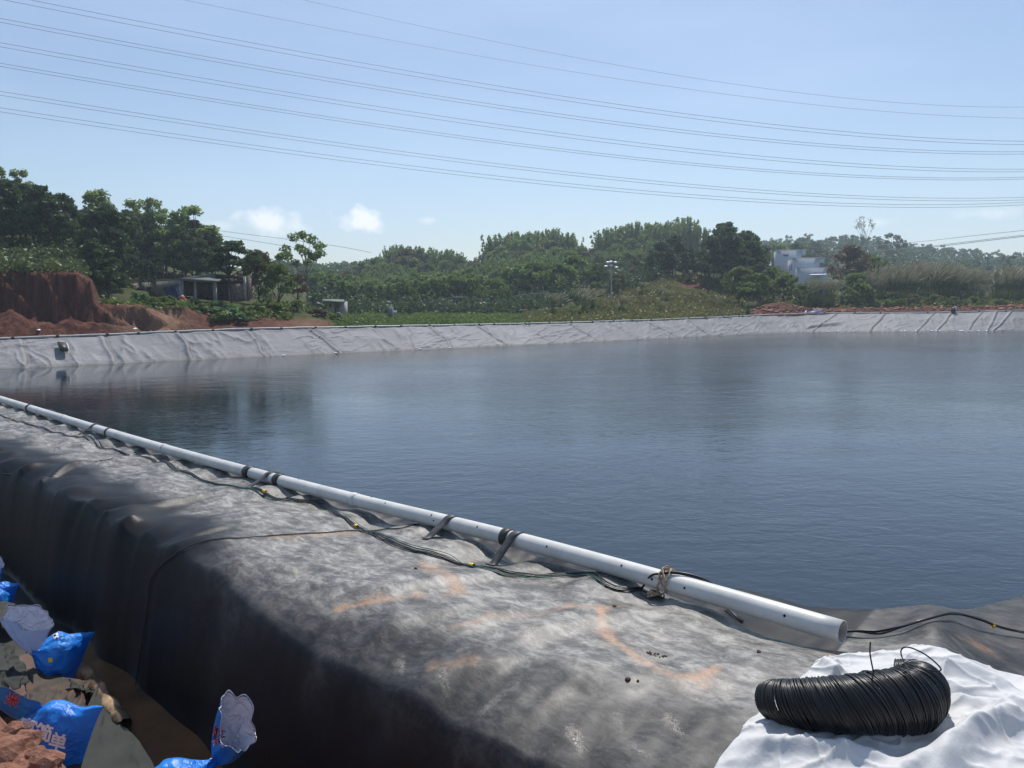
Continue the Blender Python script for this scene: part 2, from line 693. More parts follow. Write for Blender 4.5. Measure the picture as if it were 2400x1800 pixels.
def build_near_liner():
    S = np.concatenate([np.arange(-8, -1, .25), np.arange(-1, 9, .028), np.arange(9, 16, .055), np.arange(16, 30, .12), np.arange(30, 60, .5)])
    O = np.concatenate([np.arange(1.55, 2.9, .09), np.arange(2.9, 3.9, .02), np.arange(3.9, 7.3, .036), np.arange(7.3, 12, .16), np.arange(12, 90, 1.5)])
    s, o = np.meshgrid(S, O, indexing='ij')
    x, y = xy(s, o)
    h = Hnear(x, y)
    V = np.stack([x, y, h], -1).reshape(-1, 3)
    po, _ = pipe_at(s)
    plate = smooth(3.02, 3.42, o + .18 * (vnoise(s * 3, o * 3, 61) - .5)) * (1 - smooth(po - .1, po + .15, o) * smooth(-8, 2, s * 0 + 3))
    sh_ = smooth(6.5, 9.0, s) * .62
    plate = plate * (1 - smooth(6, 8, s)) + smooth(6, 8, s) * smooth(3.3 + sh_, 3.8 + sh_ * 1.15, o + .3 * (vnoise(s * 2, o * 2, 63) - .5)) * (1 - smooth(po - .1, po + .15, o))
    plate = np.where(s < 2.0, smooth(3.02, 3.42, o) * (1 - smooth(5.6, 6.3, o) * .75), plate)
    plate = plate * (1 - smooth(9, 6, s) * (1 - (.30 + .70 * smooth(3.75, 4.35, o + .5 * (fbm(s * 1.3, o * 1.3, 65, 3) - .5) + .12 * (s - 3)))))
    clay = np.zeros_like(x)
    for pts, w, st in (([(1405, 1425), (1410, 1470), (1440, 1505), (1480, 1530), (1520, 1560), (1570, 1580), (1650, 1590), (1670, 1565)], .045, 1.0),
                       ([(800, 1425), (880, 1408), (980, 1395)], .05, .7), ([(1010, 1330), (1060, 1355), (1080, 1390)], .07, .75), ([(1080, 1390), (1040, 1395)], .05, .5),
                       ([(1340, 1420), (1400, 1425), (1460, 1420)], .04, .7), ([(1060, 1470), (1110, 1455), (1170, 1440)], .05, .5),
                       ([(640, 1260), (740, 1250), (860, 1250)], .08, .4), ([(1970, 1535), (2000, 1548)], .06, .6), ([(2285, 1512), (2310, 1522)], .06, .5),
                       ([(1180, 1445), (1300, 1430)], .05, .35), ([(1010, 1565), (1110, 1545)], .05, .5)):
        P = [so(*hit(a, b)[:2]) for a, b in pts]
        dd = poly_dist(s, o, P)
        nz_ = fbm(s * 9, o * 9, 71, 3)
        clay = np.maximum(clay, st * np.exp(-(dd / (w * (.25 + 3.2 * nz_ ** 2.2))) ** 2) * (.55 + .9 * vnoise(s * 4, o * 4, 73)))
    prn = np.zeros_like(x)
    pr_ = np.random.default_rng(21)
    spots = [(1040, 1590, .2), (1180, 1560, 1.2), (1350, 1730, .4), (1500, 1760, .3), (1330, 1550, .1), (940, 1560, .8), (1210, 1600, .5), (1580, 1700, .2), (1450, 1690, 1.0), (1120, 1560, .2), (1640, 1640, .4), (900, 1500, .3), (1240, 1480, 1.2), (1700, 1620, .7), (780, 1400, .5), (700, 1340, 1.0), (1150, 1650, 1.4), (1560, 1500, .2)]
    for (a, b, ang) in spots:
        q = so(*hit(a, b)[:2])
        ang += pr_.uniform(-.5, .5)
        e1 = (s - q[0]) * math.cos(ang) + (o - q[1]) * math.sin(ang)
        e2 = -(s - q[0]) * math.sin(ang) + (o - q[1]) * math.cos(ang)
        m_ = np.exp(-((e1 / .15) ** 4 + (e2 / (.045 + .012 * np.sin(e1 * 22))) ** 4))
        prn = np.maximum(prn, m_ * pr_.uniform(.5, 1))
    prn = prn * smooth(3.15, 3.4, o)
    me = mesh_np('pond_liner', V, grid_faces(*s.shape)[:, ::-1], {'dust': plate, 'clay': clay, 'print': prn})
    return me


# black liner material
t = NT('black_liner')
dust = t.attr('dust')
clay = t.attr('clay')
vec = t.map((1, 1, 1), (0, 0, math.radians(43)))
st = t.t.nodes.new('ShaderNodeMapping')
st.inputs['Scale'].default_value = (1.0, 1.9, 1.0)
t.t.links.new(vec, st.inputs[0])
na = t.noise(4.2, 12, .74, st.outputs[0], .35)
nb = t.noise(24, 8, .75, st.outputs[0], .5)
nc = t.noise(1.1, 5, .6)
nd = t.noise(55, 4, .7, vec)
scr = t.noise(9, 8, .8, st.outputs[0], 4.0)
prn = t.attr('print')
base = t.ramp(na, [(.34, (.035, .036, .037)), (.48, (.13, .128, .124)), (.62, (.31, .30, .28))])
base = t.mix(t.math('MULTIPLY', t.range(nb, .52, .70), .75), base, (.38, .36, .325))
base = t.mix(t.math('MULTIPLY', t.range(scr, .60, .68), .6), base, (.36, .34, .30))
base = t.mix(t.math('MULTIPLY', t.range(t.noise(4.4, 8, .75, vec, 2.2), .56, .66), .5), base, (.022, .023, .027))
base = t.mix(t.math('MULTIPLY', t.range(nc, .5, .72), .22), base, (.26, .22, .17))
tread = t.math('MULTIPLY', t.math('GREATER_THAN', t.math('SINE', t.math('MULTIPLY', t.voro(30, vec), 26)), -.1), t.range(nb, .3, .55, .3, 1.0))
base = t.mix(t.math('MULTIPLY', prn, t.math('MULTIPLY', tread, .95)), base, (.42, .38, .33))
fib = t.noise(16, 6, .7, st.outputs[0], 9.0)
base = t.mix(t.math('MULTIPLY', t.range(fib, .62, .66), .55), base, (.40, .385, .36))
dm = t.math('MULTIPLY', t.math('MAXIMUM', dust, t.math('MULTIPLY', prn, t.math('MULTIPLY', tread, 1.0))), t.range(t.math('ADD', t.math('MULTIPLY', nc, .5), t.math('MULTIPLY', na, .5)), .40, .55, .45, 1.0))
colr = t.mix(dm, (.007, .008, .011), base)
colr = t.mix(t.math('MULTIPLY', clay, t.range(t.noise(20, 6, .75, vec, 1), .35, .6, .25, 1.0)), colr, t.ramp(nb, [(.3, (.36, .18, .09)), (.7, (.50, .31, .18))]))
rg = t.range(dust, 0, 1, .46, .54)
t.set(color=colr, rough=t.math('ADD', rg, t.range(nb, .3, .7, -.07, .07)), spec=t.range(dust, 0, 1, .18, .5),
      normal=t.bump(t.math('ADD', na, t.math('MULTIPLY', nb, .35)), .22, .010, t.bump(nd, .15, .003)))
M_liner = t.m

near = link('pond_liner', build_near_liner(), M_liner)
tag(near, 'dusty black plastic liner over the near berm under the white pipe, stained with orange clay', 'pond liner')
NEAR_V = None

# ------------------------------------------------------------------ trench and dirt bank (on the camera's side of the berm)


def Htrench(x, y):
    s, o = so(x, y)
    edge = 1.50 + .25 * (vnoise(s * .8, 0 * s, 81) - .5) - .04 * np.clip(s - 4, 0, 20)
    top = 3.2 + .1 * np.clip(1.2 - o, 0, 3) - .13 * np.clip(s - 3.5, 0, 9)
    lump = (fbm(x * 3, y * 3, 83, 5) - .5) * .40 + (fbm(x * 11, y * 11, 85, 4) - .5) * .13
    d = edge - o
    bank = smooth(-.55, .25, d)
    floor = WET - .05 + .05 * (fbm(x * 2, y * 2, 87, 3) - .5)
    flop = floor + .12 * smooth(2.5, 2.0, o) * 1.0
    return floor * (1 - bank) + (top + lump) * bank


S = np.concatenate([np.arange(-30, -2, 2.0), np.arange(-2, 3, .15), np.arange(3, 9, .035), np.arange(9, 18, .2), np.arange(18, 70, 2.0)])
O = np.concatenate([np.arange(-30, -1, 2.0), np.arange(-1, .6, .12), np.arange(.6, 2.9, .03)])
s_, o_ = np.meshgrid(S, O, indexing='ij')
x_, y_ = xy(s_, o_)
z_ = Htrench(x_, y_)
# keep the ground well below the camera
ks = int(np.searchsorted(S, 8.9))
G3 = np.stack([x_, y_, z_], -1)
me = mesh_np('dirt_bank', G3[:ks + 1].reshape(-1, 3), grid_faces(ks + 1, len(O))[:, ::-1])
t = NT('red_soil_near')
na = t.noise(7, 8, .65)
nb = t.noise(38, 6, .7)
c = t.ramp(na, [(.3, (.19, .085, .055)), (.55, (.30, .15, .105)), (.75, (.42, .25, .18))])
c = t.mix(t.math('MULTIPLY', t.range(nb, .58, .7), .5), c, (.50, .36, .29))
t.set(color=c, rough=.95, spec=.15, normal=t.bump(t.math('ADD', t.voro(16), nb), .9, .03))
M_soil = t.m
tag(link('dirt_bank', me, M_soil), kind='structure')

# far ground under the trench side, out to the distance (soil tone darkened against bounce)
V = []
for (s0, o0) in ((-500, -500), (500, -500), (500, 2.6), (-500, 2.6)):
    V.append((*xy(s0, o0), WET - .25))
M_dsoil = simple('grey_soil', (.06, .057, .055), .95, .1, .4, .7)  # tone darkened to keep red bounce light off the berm's outer face
tag(link('ground', mesh_np('ground', V, [(0, 1, 2, 3)]), M_dsoil), kind='structure')
tag(link('ground', mesh_np('ground', G3[ks:].reshape(-1, 3), grid_faces(len(S) - ks, len(O))[:, ::-1]), M_dsoil), kind='structure')  # rest of the bank, split off to take the bounce-cutting dark soil
V = [(*xy(*p), WET + .8) for p in ((-500, 2.6), (-7.9, 2.6), (-7.9, 89), (-500, 89))]
tag(link('ground', mesh_np('ground', V, [(0, 1, 2, 3)]), M_soil), kind='structure')

# brown puddle in the trench
t = NT('muddy_water')
nz = t.noise(1.6, 4)
t.set(color=t.ramp(nz, [(.3, (.07, .036, .016)), (.7, (.20, .10, .042))]), rough=.12, spec=.5, normal=t.bump(t.noise(4, 3), .15, .01))
V = []
SS = np.linspace(2.5, 10.2, 40)
for s0 in SS:
    V.append((*xy(s0, 2.05 + .1 * math.sin(s0 * 2)), WET + .012))
    V.append((*xy(s0, 3.12), WET + .012))
Fc = [(2 * i, 2 * i + 1, 2 * i + 3, 2 * i + 2) for i in range(39)]
tag(link('trench_water', mesh_np('trench_water', V, Fc), t.m), kind='structure')

# ------------------------------------------------------------------ far terrain
TER = {
    -2400: [(30, 700), (60, 640), (90, 600), (140, 560), (600, 600)],
    -700: [(60, 800), (68, 790), (71, 610), (90, 580), (140, 540), (250, 520), (700, 600)],
    0: [(61, 797), (65.5, 792), (67.4, 786), (68.0, 640), (78, 608), (100, 560), (150, 525), (250, 525), (700, 600)],
    120: [(63, 793), (67, 789), (68.6, 782), (69.2, 642), (78, 612), (100, 562), (150, 530), (250, 530), (700, 600)],
    200: [(65, 788), (68.4, 786), (69.6, 778), (70.2, 645), (80, 615), (100, 575), (150, 545), (250, 540), (700, 600)],
    226: [(66, 787), (68.8, 784), (70.2, 776), (71.0, 662), (80, 640), (95, 610), (150, 560), (250, 550), (700, 600)],
    244: [(66.5, 786), (69, 783), (71, 776), (71.5, 712), (82, 704), (92, 670), (110, 610), (150, 580), (250, 570), (700, 600)],
    330: [(68, 782), (70.5, 780), (72.4, 773), (73.0, 714), (84, 702), (98, 680), (112, 630), (150, 595), (250, 590), (700, 600)],
    430: [(71, 778), (73.5, 774), (75.2, 742), (76.2, 718), (84, 704), (100, 698), (118, 650), (150, 610), (250, 600), (700, 600)],
    560: [(73.5, 774), (76, 768), (79, 742), (83, 712), (95, 704), (110, 690), (150, 650), (250, 630), (700, 630)],
    700: [(77, 769), (79, 765), (84, 738), (89, 716), (110, 714), (150, 705), (250, 660), (700, 640)],
    800: [(80, 767), (83, 764), (88, 754), (110, 744), (150, 738), (180, 732), (220, 700), (300, 650), (700, 640)],
    1200: [(89, 760), (92, 758), (120, 744), (150, 737), (180, 728), (220, 690), (300, 640), (700, 640)],
    1290: [(93, 758), (98, 754), (120, 738), (140, 731), (180, 718), (220, 680), (300, 635), (700, 640)],
    1400: [(97, 755), (103, 748), (120, 722), (150, 697), (180, 672), (220, 650), (300, 630), (700, 640)],
    1550: [(103, 750), (108, 741), (130, 692), (150, 652), (170, 637), (220, 630), (300, 620), (700, 640)],
    1680: [(108, 745), (114, 737), (135, 702), (150, 672), (170, 645), (220, 640), (300, 620), (700, 640)],
    1770: [(111, 741), (117, 738), (124, 722), (150, 712), (190, 670), (230, 655), (300, 640), (480, 604), (800, 620)],
    1900: [(119, 736), (123, 731), (132, 727), (150, 718), (200, 690), (260, 662), (330, 640), (480, 590), (800, 610)],
    2000: [(120, 736), (124, 729), (132, 725), (150, 716), (200, 692), (300, 660), (480, 590), (800, 610)],
    2200: [(120, 733), (124, 727), (135, 723), (150, 716), (220, 690), (340, 662), (520, 612), (800, 625)],
    2400: [(119, 729), (123, 722), (135, 720), (150, 714), (220, 690), (360, 662), (550, 628), (800, 635)],
    4800: [(40, 760), (110, 735), (150, 714), (220, 690), (360, 662), (550, 630), (800, 640)],
}
_K = sorted(TER)
_A = np.array([(k - 1200) / F for k in _K])


def h_of(py, Y):
    return CAM_H - (py - 685.0) / F * Y


_TAB = [(np.array([q[0] for q in TER[k]], float), np.array([h_of(q[1], q[0]) for q in TER[k]])) for k in _K]


def Hfar0(X, Y):
    a = X / np.maximum(Y, 1e-3)
    j = np.clip(np.searchsorted(_A, a) - 1, 0, len(_A) - 2)
    f = np.clip((a - _A[j]) / (_A[j + 1] - _A[j]), 0, 1)
    out = np.zeros_like(a)
    for i in range(len(_A) - 1):
        m = j == i
        if m.any():
            h0 = np.interp(Y[m], *_TAB[i])
            h1 = np.interp(Y[m], *_TAB[i + 1])
            out[m] = h0 * (1 - f[m]) + h1 * f[m]
    return out


def h_zero(X):
    return X * 0


def Hfar(X, Y):
    X = np.atleast_1d(np.asarray(X, float))
    Y = np.atleast_1d(np.asarray(Y, float))
    X, Y = np.broadcast_arrays(X, Y)
    a = X / np.maximum(Y, 1e-3)
    px = a * F + 1200
    # jagged plan of the earth cut on the left
    cut = smooth(760, 560, px)
    Yj = Y + ((fbm(X * .35, Y * .02, 101, 4) - .5) * 2.6 + (fbm(X * 1.6, Y * .05, 103, 3) - .5) * 1.3 + (vnoise(X * 3.5, h_zero(X), 104) - .5) * .5) * cut * smooth(64.5, 67, Y)
    h = Hfar0(X, Yj)
    d = Y - rimY(px)
    h = h + (fbm(X * .22, Y * .22, 105, 4) - .5) * 1.5 * smooth(6, 25, d) + (fbm(X * 1.1, Y * 1.1, 107, 3) - .5) * .35 * smooth(.7, 3, d)
    # rough heap of red spoil in front of the cut
    for (hx, hy, hr, hh) in ((-42.5, 65.4, 3.4, 2.4), (-38, 66.5, 3, 1.6), (-34.5, 67, 2.5, 1.2), (-29.6, 70.2, 3.0, 1.3)):
        r = np.hypot(X - hx, Y - hy) / hr
        h = h + np.maximum(0, 1 - r) ** .9 * hh * (.75 + .5 * fbm(X * 2, Y * 2, 109, 3))
    # spoil rows behind the right-hand rim
    sp = smooth(1740, 1800, px) * np.exp(-((d - 3.5) / 1.6) ** 2)
    h = h + sp * (.15 + .5 * fbm(X * .9, Y * .9, 111, 4))
    pit = np.exp(-(((px - 1815) / 60) ** 2)) * np.exp(-((d - 7) / 4) ** 2)
    h = h + pit * 1.2
    return h


RIM_PX = [(-330, 806), (0, 795), (200, 787.5), (400, 779), (600, 772), (800, 768), (1000, 764), (1200, 760), (1400, 754.5), (1600, 747.8), (1770, 740), (1880, 735.8), (1960, 734.5),
          (2100, 734), (2200, 733), (2300, 730.5), (2400, 728), (2800, 722), (3600, 722)]
WAT_PX = [(-330, 878), (0, 864.5), (200, 855.5), (400, 846), (600, 837), (800, 828), (1000, 819), (1200, 810), (1400, 800.5), (1600, 791), (1770, 783.5), (1880, 779), (1960, 778),
          (2100, 777.5), (2200, 777), (2300, 777), (2400, 777), (2800, 776), (3600, 776)]


def rimY(px):
    px = np.asarray(px, float)
    a = (px - 1200) / F
    left = 74.3 / (.833 - .553 * np.minimum(a, .38))
    r = np.interp(px, [1880, 1960, 2100, 2400, 2800, 3600], [119.3, 121.5, 121, 119.8, 118, 112])
    return np.where(px < 1880, left, r)


rim_pts = catmull([at_Y(px, py, float(rimY(px))) for px, py in RIM_PX], 12)
wat_pts = catmull([at_h(px, py, 0.0) for px, py in WAT_PX], 12)

acol = np.concatenate([np.arange(-2.6, -.9, .08), np.arange(-.9, -.2, .0035), np.arange(-.2, .72, .006), np.arange(.72, 2.4, .08)])
drow = np.concatenate([np.arange(-.25, 13, .16), np.arange(13, 40, .8), np.arange(40, 130, 2.5), np.arange(130, 620, 12)])
ag, dg = np.meshgrid(acol, drow, indexing='ij')
Yg = rimY(ag * F + 1200) + dg
Xg = ag * Yg
Hg = Hfar(Xg, Yg)
rimh = np.interp(ag, [p[0] / p[1] for p in rim_pts], rim_pts[:, 2])
fade = smooth(1.3, .1, dg)
Hg = Hg * (1 - fade) + (rimh - .03) * fade
Hg[:, 0] -= .5
pxg = ag * F + 1200
gy = np.gradient(Hg, axis=1) / np.gradient(Yg, axis=1)
steep = smooth(.55, 1.1, np.abs(gy))
soil = steep * smooth(20, 10, dg)
cutz = smooth(780, 740, pxg) * smooth(8.0, 6.5, dg - 2.5 * (vnoise(Xg * .7, Yg * .7, 121) - .5))
low = h_of(690, Yg)
soil = np.maximum(soil, np.where(pxg < 780, smooth(9, 5.5, dg + 2.5 * (fbm(Xg * .5, Yg * .5, 123, 3) - .5)), 0))
soil = np.maximum(soil, smooth(1730, 1770, pxg) * smooth(9, 6, dg + 2 * (vnoise(Xg * .5, Yg * .5, 125) - .5)))
hz_ = np.exp(-(((pxg - 1620) / 42) ** 2)) * np.exp(-(((Yg - 145) / 6.5) ** 2))
soil = np.maximum(soil, smooth(.3, .55, hz_))
soil[:, :] = np.clip(soil, 0, 1)
tan_ = np.exp(-(((pxg - 395) / 55) ** 2)) * smooth(9, 5, dg) + .6 * np.exp(-(((pxg - 720) / 60) ** 2)) + .45 * np.exp(-(((pxg - 300) / 45) ** 2))
green = smooth(760, 860, pxg) * smooth(1400, 1250, pxg) * smooth(58, 50, dg)
me = mesh_np('hillside', np.stack([Xg, Yg, Hg], -1).reshape(-1, 3), grid_faces(*ag.shape)[:, ::-1], {'soil': soil, 'tan': np.clip(tan_, 0, 1), 'green': green})
t = NT('hillside')
na = t.noise(.35, 8, .65)
nb = t.noise(2.2, 7, .7)
vz = t.map((1.6, 1.6, .16))
nv = t.noise(1.4, 6, .65, vz)
so_c = t.ramp(nv, [(.25, (.060, .024, .020)), (.5, (.115, .047, .034)), (.75, (.21, .10, .065))])
so_c = t.mix(t.math('MULTIPLY', t.attr('tan'), .7), so_c, t.ramp(nb, [(.3, (.20, .11, .07)), (.7, (.40, .26, .17))]))
gr = t.ramp(nb, [(.3, (.045, .055, .022)), (.7, (.10, .11, .04))])
gr = t.mix(t.attr('green'), gr, t.ramp(nb, [(.3, (.07, .11, .03)), (.7, (.14, .20, .055))]))
t.set(color=t.mix(t.attr('soil'), gr, so_c), rough=.95, spec=.1, normal=t.bump(t.math('ADD', nb, nv), .9, .35))
tag(link('hillside', me, t.m), kind='structure')

# ------------------------------------------------------------------ far liner slope
t = NT('grey_liner')
na = t.noise(.5, 6, .6)
nb = t.noise(5, 6, .6)
c = t.ramp(na, [(.3, (.19, .19, .205)), (.7, (.265, .265, .275))])
c = t.mix(t.math('MULTIPLY', t.range(nb, .5, .75), .3), c, (.40, .38, .34))
pan = t.attr('panel')
c = t.mix(t.math('MULTIPLY', pan, .5), c, (.17, .17, .175))
c = t.mix(t.attr('seam'), c, (.045, .045, .05))
c = t.mix(t.attr('wet'), c, (.16, .155, .15))
t.set(color=c, rough=.72, spec=.25, normal=t.bump(nb, .3, .03))
M_gliner = t.m
nu = 2600
uu = np.linspace(0, 1, nu)
ridx = uu * (len(rim_pts) - 1)


def resample(P, u):
    i = np.clip(u * (len(P) - 1), 0, len(P) - 1.0001)
    k = i.astype(int)
    f = (i - k)[:, None]
    return P[k] * (1 - f) + P[k + 1] * f


R_ = resample(rim_pts, uu)
W_ = resample(wat_pts, uu)
vv = np.concatenate([np.linspace(-.5, 0, 4)[:-1], np.linspace(0, 1, 56)])
UU, VV = np.meshgrid(uu, vv, indexing='ij')
G = W_[:, None, :] * (1 - VV[..., None]) + R_[:, None, :] * VV[..., None]
Lc = np.concatenate([[0], np.cumsum(np.linalg.norm(np.diff(R_, axis=0), axis=1))])
LL = np.broadcast_to(Lc[:, None], UU.shape)
pxr = R_[:, 0] / R_[:, 1] * F + 1200
PXR = np.broadcast_to(pxr[:, None], UU.shape)
# seams: rim px -> waterline px
SEAMS = [(48, 62), (240, 268), (420, 455), (580, 630), (730, 800), (875, 935), (1010, 1067), (1120, 1195), (1225, 1302), (1330, 1405), (1425, 1500), (1510, 1592), (1610, 1665), (1680, 1745), (1765, 1815), (1835, 1875),
         (1965, 1905), (2075, 2040), (2192, 2150), (2232, 2198), (2300, 2272), (2335, 2318), (2372, 2330)]
wpx = W_[:, 0] / W_[:, 1] * F + 1200
seam = np.zeros_like(UU)
hgt = np.zeros_like(UU)
panel = np.zeros_like(UU)
for i, (a, b) in enumerate(SEAMS):
    ua = np.interp(a, pxr, Lc)
    ub = np.interp(np.interp(b, wpx, uu), uu, Lc)
    wig = (vnoise(VV * 3, LL * 0 + i, 201 + i) - .5) * .5
    pos = ua * VV + ub * (1 - VV) + wig
    e = LL - pos
    st_ = .5 + .5 * ((i * 7) % 5) / 4
    seam = np.maximum(seam, (.3 + .6 * st_) * (1.0 if i < 16 else .6) * np.exp(-(e / .10) ** 2) * (VV > 0) * (.5 + .7 * vnoise(VV * 6, LL * 0, i)))
    hgt += .30 * st_ * np.exp(-((e + .25) / .20) ** 2) - .08 * np.exp(-((e - .12) / .14) ** 2)
    panel = np.where(e > 0, ((i * 13) % 7) / 7.0, panel)
# wrinkles: slanted folds, then horizontal creases near the water
sl = LL + 1.9 * VV
w1 = 1 - np.abs(2 * fbm(sl * .55, VV * .9, 221, 3) - 1) * 2.0
w2 = 1 - np.abs(2 * fbm(LL * .45 - VV * 2, VV * 3.5, 223, 3) - 1) * 2.0
w3 = 1 - np.abs(2 * fbm(LL * 1.1, VV * 6, 225, 2) - 1) * 2.0
m1 = smooth(.45, .62, fbm(LL * .13, VV * .6, 227, 2))
hgt += .20 * np.clip(w1, 0, 1) ** 3 * (.35 + m1) + .15 * np.clip(w2, 0, 1) ** 4 * (.4 + (1 - m1)) + .07 * np.clip(w3, 0, 1) ** 3 * smooth(.55, 0, VV)
hgt += .05 * (fbm(LL * 1.7, VV * 8, 229, 3) - .5)
hgt *= .50 * smooth(1.0, .93, VV)
# the long open tear/fold near the corner
ua = np.interp(1945, pxr, Lc)
e = VV - (.22 + .11 * (LL - ua + 3.5) / 3.5 * 1.0)
tear = np.exp(-(e / .05) ** 2) * smooth(ua - 5.5, ua - 4, LL) * smooth(ua + 2.2, ua + .5, LL)
seam = np.maximum(seam, tear * 1.0)
hgt += .22 * np.exp(-((e - .09) / .07) ** 2) * smooth(ua - 5, ua - 4, LL) * smooth(ua + 3, ua + 1, LL)
tg = np.gradient(R_, axis=0)
tg /= np.linalg.norm(tg, axis=1)[:, None]
dn_ = (W_ - R_)
dn_ /= np.linalg.norm(dn_, axis=1)[:, None]
nr = np.cross(dn_, tg)
nr *= np.sign(nr[:, 2:3])
G = G + nr[:, None, :] * hgt[..., None]
me = mesh_np('pond_liner', G.reshape(-1, 3), grid_faces(*UU.shape)[:, ::-1], {'seam': np.clip(seam, 0, 1), 'panel': panel, 'wet': smooth(.08, .0, VV)})
fl = link('pond_liner', me, M_gliner)
tag(fl, 'pale grey wrinkled liner with slanting seams on the far banks of the pond', 'pond liner')

# ------------------------------------------------------------------ pond water
t = NT('pond_water')
wv = t.map((1.0, 1.7, 1.0), (0, 0, math.radians(-8)))
r1 = t.noise(5.2, 3, .55, wv, .4)
r2 = t.noise(1.5, 3, .5, wv, .6)
r3 = t.noise(.35, 2, .5, wv)
big = t.noise(.035, 3, .55, t.map((1, 2.2, 1)))
sx = t.t.nodes.new('ShaderNodeSeparateXYZ')
t.t.links.new(t.tc.outputs['Object'], sx.inputs[0])
side = t.range(t.math('ADD', sx.outputs[0], t.math('MULTIPLY', sx.outputs[1], .15)), -24, 10, .05, 1.0)
amp = t.math('MULTIPLY', side, t.range(big, .38, .62, .45, 1.2))
amp = t.math('MULTIPLY', amp, t.range(sx.outputs[1], 10, 55, .7, 2.7))
hsum = t.math('ADD', t.math('ADD', t.math('MULTIPLY', r1, .30), t.math('MULTIPLY', r2, .9)), t.math('MULTIPLY', r3, 1.4))
nrm = t.bump(hsum, amp, .020)
outw = t.range(sx.outputs[1], 10, 60, 0.0, 1.0)
outw = t.math('MULTIPLY', outw, side)
t.set(color=(.015, .024, .034), rough=t.range(outw, 0, 1, .05, .13), ior=1.42, spec=.5, normal=nrm)
M_water = t.m
wpoly = []
for p, r in zip(wat_pts, rim_pts):
    d = (r - p)
    d[2] = 0
    wpoly.append(p + d * .25)
wpoly = [(p[0], p[1]) for p in wpoly if p[0] / p[1] < 1.2]
wpoly += [xy(-2.0, 88), xy(-2.0, 5.9), xy(60, 5.9)]
bmv = [(p[0], p[1], 0.0) for p in wpoly]
me = bpy.data.meshes.new('water')
me.from_pydata(bmv, [], [list(range(len(bmv)))])
me.update()
if me.polygons[0].normal.z < 0:
    me.flip_normals()
tag(link('water', me, M_water), kind='structure')

# ------------------------------------------------------------------ white pipe on the near berm
pl = catmull(PIPE_W, 8)


def proj(P):
    d = np.array(P, float) - [0, 0, CAM_H]
    cp, sp = math.cos(PITCH), math.sin(PITCH)
    z = d[1] * cp - d[2] * sp
    return 1200 + F * d[0] / z, 900 - F * (d[1] * sp + d[2] * cp) / z


_pp = np.array([proj(p)[0] for p in pl])
_pk = np.arange(len(pl))


def pipe_frame(px):
    """centre, direction and (side, up) of the pipe where it crosses picture column px"""
    o_ = np.argsort(_pp)
    k = float(np.interp(px, _pp[o_], _pk[o_]))
    i = int(min(max(k, 0), len(pl) - 2))
    c = pl[i] + (pl[i + 1] - pl[i]) * (k - i)
    t_ = pl[i + 1] - pl[i]
    t_ = t_ / np.linalg.norm(t_)
    side = np.cross(t_, [0, 0, 1])
    side /= np.linalg.norm(side)
    if side @ np.array([N[0], N[1], 0]) < 0:
        side = -side
    up = np.cross(side, t_)
    if up[2] < 0:
        up = -up
    return c, t_, side, up


def ring_shell(P, ro, ri, n=28):
    """open hollow tube with a wall: outer and inner surface and the near rim"""
    Vo, Fo = tube(P, ro, n, False)
    Vi, Fi = tube(P, ri, n, False)
    k = len(Vo)
    c = np.arange(n)
    rim = np.stack([c, (c + 1) % n, k + (c + 1) % n, k + c], -1)
    return np.vstack([Vo, Vi]), np.vstack([Fo, Fi[:, ::-1] + k, rim[:, ::-1]]), len(Fo)


pipe_root = empty('water_pipe', tuple(pl[0]))
tag(pipe_root, 'long white plastic pipe with drilled holes lying along the near berm, open end at right', 'pipe')


def to_root(V, root):
    return np.asarray(V, float) - np.array(root.location)


Vt, Ft, nfo = ring_shell(pl, PIPE_R, PIPE_R - .006)
# drilled holes: small dark discs let into the wall
holes = []
for px, py_ in ((1850, 1443), (1617, 1378), (1467, 1326), (1293, 1281), (1128, 1235), (1020, 1207), (910, 1179), (870, 1160), (700, 1124), (1029, 1236), (1541, 1382), (595, 1095), (520, 1078)):
    c_, t_, side, up = pipe_frame(px)
    best = None
    for k in range(-80, 81, 3):
        al = math.radians(k)
        nrm_ = up * math.cos(al) - side * math.sin(al)
        q = proj(c_ + nrm_ * PIPE_R)
        e = abs(q[1] - py_) + abs(q[0] - px) * .3
        if best is None or e < best[0]:
            best = (e, nrm_)
    nrm_ = best[1]
    b_ = np.cross(nrm_, t_)
    ring = [c_ + nrm_ * (PIPE_R + .0012) + (t_ * math.cos(x) + b_ * math.sin(x)) * .011 for x in np.linspace(0, 2 * math.pi, 9)[:-1]]
    base = len(Vt)
    Vt = np.vstack([Vt, ring])
    holes += [(base, base + 1, base + 2, base + 3), (base, base + 3, base + 4, base + 7), (base + 4, base + 5, base + 6, base + 7)]
Ft = np.vstack([Ft, holes])
me = mesh_np('pipe_body', to_root(Vt, pipe_root), Ft)
ob = link('pipe_body', me, [M_pipe, M_pipein, M_hole], pipe_root)
mi = np.zeros(len(me.polygons), dtype=np.int32)
mi[nfo:2 * nfo] = 1
mi[-len(holes):] = 2
me.polygons.foreach_set('material_index', mi)


def band(name, px, w, r, mat, n=24):
    c_, t_, side, up = pipe_frame(px)
    P = [c_ - t_ * w / 2, c_ - t_ * w / 2 * .98, c_ + t_ * w / 2 * .98, c_ + t_ * w / 2]
    V, Fc = tube(P, [PIPE_R + .001, r, r, PIPE_R + .001], n, False)
    return link(name, mesh_np(name, to_root(V, pipe_root), Fc, smooth_=True), mat, pipe_root)


